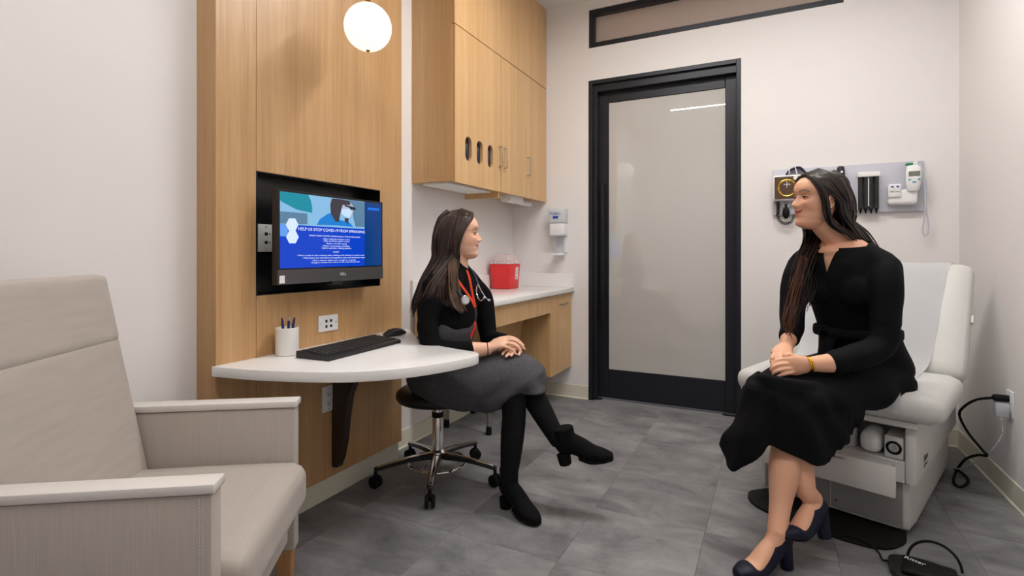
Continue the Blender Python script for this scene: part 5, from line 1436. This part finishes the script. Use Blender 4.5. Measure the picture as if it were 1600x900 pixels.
    nails(p, base, [(f[-1] + (f[-1] - f[-2]).normalized() * .003 - DV * .005, f[-1] - f[-2], UP * .3 - DV) for f in fr])
    # dress: bodice with sleeves
    b = nb(); torso(b, .006, 1)
    arm(b, la[:6], [r + .008 for r in lr[:6]]); arm(b, ra[:5], [r + .008 for r in rr[:5]])
    # skirt over the lap
    loft(b, [(J(1352, 590, 2.21), .125, .19), (J(1320, 594, 2.16), .118, .185), (J(1275, 604, 2.09), .112, .175), (J(1235, 616, 2.025), .10, .16), (J(1205, 628, 1.99), .085, .14)], (0, 0, 1), 28, 6)
    # panels falling from the lap
    def panel(top, bot, r=.013, cols=26):
        T_ = catmull([tuple(q) for q in top], 12); B_ = catmull([tuple(q) for q in bot], 12); m_ = len(T_) - 1
        for k in range(cols + 1):
            x_ = k / cols * m_; i_ = min(int(x_), m_ - 1); t_ = x_ - i_
            a_ = Vector(T_[i_]).lerp(Vector(T_[i_ + 1]), t_); c_ = Vector(B_[i_]).lerp(Vector(B_[i_ + 1]), t_)
            w_ = .006 * math.sin(k * .9)
            loft(b, [(a_, r + .004, r + .004), (a_.lerp(c_, .35) - DV * (.014 + w_ * .5), r, r), (a_.lerp(c_, .7) - DV * (.012 + w_), r, r), (c_ - DV * w_, r, r)], RV, 8, 3)
    panel([J(1180, 590, 2.02), J(1196, 588, 1.93), J(1235, 596, 1.89), J(1290, 604, 1.93), J(1350, 612, 2.00)],
          [J(1150, 668, 2.00), J(1200, 692, 1.92), J(1252, 716, 1.885), J(1290, 722, 1.90), J(1345, 655, 1.98)])
    panel([J(1186, 584, 2.06), J(1172, 596, 2.02), J(1180, 604, 1.955), J(1212, 606, 1.91)],
          [J(1126, 696, 2.04), J(1136, 715, 2.0), J(1150, 733, 1.955), J(1206, 688, 1.905)])
    loft(b, [(J(1392, 572, 2.17), .075, .09), (J(1382, 592, 2.15), .055, .09), (J(1355, 607, 2.10), .05, .09)], (0, 0, 1), 20, 4)
    bm = fuse(b, .006, 12, .6)
    for v in bm.verts:
        q = v.co; u = (q - J(1250, 600, 2)).dot(RV)
        k = math.sin((u * .8 + q.z * .55) * 46 + noise.noise(q * 4) * 4)
        lowm = 1 if q.z < .62 else .3
        v.co += v.normal * (.0042 * k * lowm + noise.noise(q * 10) * .004)
    # open neckline: keep the cloth below a V
    nkc = J(1308, 377, 2.15)
    def cut(no, co, cond):
        fs = [f for f in bm.faces if cond(f.calc_center_median() - nkc)]
        ge = list({v for f in fs for v in f.verts} | {x for f in fs for x in f.edges} | set(fs))
        bmesh.ops.bisect_plane(bm, geom=ge, dist=1e-5, plane_co=nkc + co, plane_no=no)
    nkn = (UP + fw * .30).normalized()
    near = lambda q: q.length < .20
    cut(nkn, nkn * -.010, near)
    vs1, vs2 = (lf - UP * .30).normalized(), (lf + UP * .30).normalized()
    cut(vs1, -UP * .125, lambda q: near(q) and q.dot(fw) > .0); cut(vs2, -UP * .125, lambda q: near(q) and q.dot(fw) > .0)
    dele = []
    for f in bm.faces:
        q = f.calc_center_median() - nkc
        if not near(q): continue
        up_ = q.dot(nkn) > -.010 and abs(q.dot(lf)) < .12
        q2 = q + UP * .125
        if up_ or (q.dot(fw) > .02 and q2.z > 0 and q2.dot(vs1) < 0 and q2.dot(vs2) > 0): dele.append(f)
    bmesh.ops.delete(bm, geom=dele, context='FACES')
    dr = kid('dress', bm, 'dress')
    # sash tied at the waist
    b = nb(); wc = J(1338, 518, 2.182)
    rng = [wc + fw * (.122 * math.cos(a)) + lf * (.158 * math.sin(a)) for a in [2 * PI * k / 32 for k in range(33)]]
    loft(b, [(q, .024, .007) for q in rng], (0, 0, 1), 10, 1, False)
    kn_ = wc + fw * .128 - lf * .03
    ellipsoid(b, kn_, (.02, .02, .022))
    loft(b, [(kn_, .02, .008), (kn_ + fw * .02 - UP * .06 - lf * .02, .026, .008), (kn_ + fw * .035 - UP * .115 - lf * .03, .028, .007)], lf, 10, 4)
    loft(b, [(kn_, .016, .008), (kn_ + fw * .004 + UP * .018 - lf * .04, .018, .008), (kn_ - fw * .02 - UP * .01 - lf * .065, .014, .007)], UP, 10, 4)
    kid('sash', fuse(b, .005, 4), 'dress', parent=dr)
    # shoes
    for mx in (F1, F2):
        b = nb(); foot(b, mx, .0045, .016)
        V = lambda x, z: mx @ Vector((x, 0, z))
        hx = mx.to_3x3() @ Vector((1, 0, 0))
        loft(b, [(V(.018, .001), .022, .023), (V(.024, .04), .024, .025), (V(.032, HH + .01), .029, .028)], hx, 18, 4, False)
        loft(b, [(V(.165, .008), .008, .034), (V(.20, .008), .0075, .035), (V(.235, .012), .007, .022)], mx.to_3x3() @ Vector((0, 0, 1)), 16, 4)
        shoe = kid('pump_shoe', fuse(b, .004, 3), 'navy')
        bm = nb(); loft(bm, [(V(.135, .0125), .0022, .026), (V(.165, .0025), .0022, .035), (V(.20, .0025), .0022, .036), (V(.234, .0065), .0022, .022)], mx.to_3x3() @ Vector((0, 0, 1)), 16, 4)
        kid('outsole', bm, 'sole', 60, shoe)
    # bracelet, earring
    bm = nb(); wv = (la[6] - la[5]).normalized(); q = wv.to_track_quat('Z', 'Y').to_matrix().to_4x4()
    for dd in (0, .007): torus(bm, la[6] + wv * (.003 + dd), .0275, .003, q, 36, 8)
    kid('bracelet', bm, 'gold')
    bm = nb(); ellipsoid(bm, hm @ (Vector((-.008, .083, -.030)) * SC), (.005, .005, .005)); kid('earring', bm, 'chrome')
    # hair
    HT = [(-.085, -.05), (-.05, -.04), (0, -.025), (.03, .005), (.05, .028), (.07, .042), (.085, .048), (.112, .03)]
    def hl(z, y): return interp(HT, z)
    bm = hair_cap(hm, SC, .011, hl)
    H = lambda x, y, z: hm @ (Vector((x, y, z)) * SC)
    # near side (left): swept behind the ear and down the back
    f0 = [H(.058, .0, .100), H(.054, .050, .080), H(.020, .079, .040), H(-.030, .088, .012), H(-.060, .080, -.05), J(1338, 365, 2.09), J(1362, 395, 2.10), J(1384, 428, 2.13)]
    m0 = [H(.0, .0, .124), H(-.010, .062, .094), H(-.050, .088, .030), H(-.085, .070, -.02), H(-.10, .062, -.08), J(1350, 372, 2.13), J(1372, 400, 2.15), J(1390, 430, 2.18)]
    b0 = [H(-.06, .0, .112), H(-.092, .035, .078), H(-.118, .040, .01), H(-.122, .035, -.05), H(-.125, .03, -.10), J(1350, 372, 2.18), J(1372, 402, 2.20), J(1388, 435, 2.23)]
    strands(bm, f0, m0, 105, .0044, .005, .6, .008, 51); strands(bm, m0, b0, 110, .0050, .0075, .6, .010, 52)
    # far side (right): falls in front of the shoulder
    f1 = [H(.058, .0, .100), H(.056, -.050, .080), H(.028, -.080, .030), H(.006, -.084, -.05), J(1258, 372, 2.20), J(1244, 420, 2.14), J(1234, 470, 2.09), J(1228, 505, 2.07)]
    m1 = [H(.0, .0, .124), H(-.005, -.062, .094), H(-.03, -.090, .025), H(-.035, -.086, -.05), J(1278, 372, 2.20), J(1262, 415, 2.13), J(1252, 465, 2.07), J(1240, 510, 2.05)]
    b1 = [H(-.06, .0, .112), H(-.092, -.035, .078), H(-.118, -.042, .01), H(-.118, -.05, -.06), J(1302, 370, 2.235), J(1300, 395, 2.27), J(1305, 420, 2.28), J(1310, 440, 2.28)]
    strands(bm, f1, m1, 95, .0046, .007, .6, .024, 53); strands(bm, m1, b1, 80, .0055, .007, .6, .010, 54)
    l0 = [H(.057, .0, .101), H(.056, .050, .081), H(.036, .0775, .036), H(.018, .0815, -.008), H(.004, .076, -.055), H(-.025, .066, -.098), J(1322, 366, 2.07), J(1348, 388, 2.10)]
    l1 = [H(.045, .0, .108), H(.046, .056, .083), H(.022, .083, .036), H(.004, .086, -.008), H(-.012, .080, -.055), H(-.045, .068, -.098), J(1330, 364, 2.08), J(1356, 388, 2.11)]
    strands(bm, l0, l1, 26, .0042, .003, .6, .006, 57)
    strands(bm, b1, b0, 16, .012, .004, .6, .004, 55)
    hr = kid('hair', bm, 'hair2', 60)
    bm = nb(); strands(bm, [J(1252, 400, 2.155), J(1240, 440, 2.105), J(1232, 475, 2.075), J(1226, 500, 2.065), J(1230, 520, 2.06)], [J(1262, 405, 2.135), J(1254, 445, 2.085), J(1246, 480, 2.055), J(1240, 508, 2.045), J(1236, 528, 2.045)], 34, .0055, .006, .55, .022, 61)
    kid('wavy_ends', bm, 'hair2b', 60, hr)
patient()
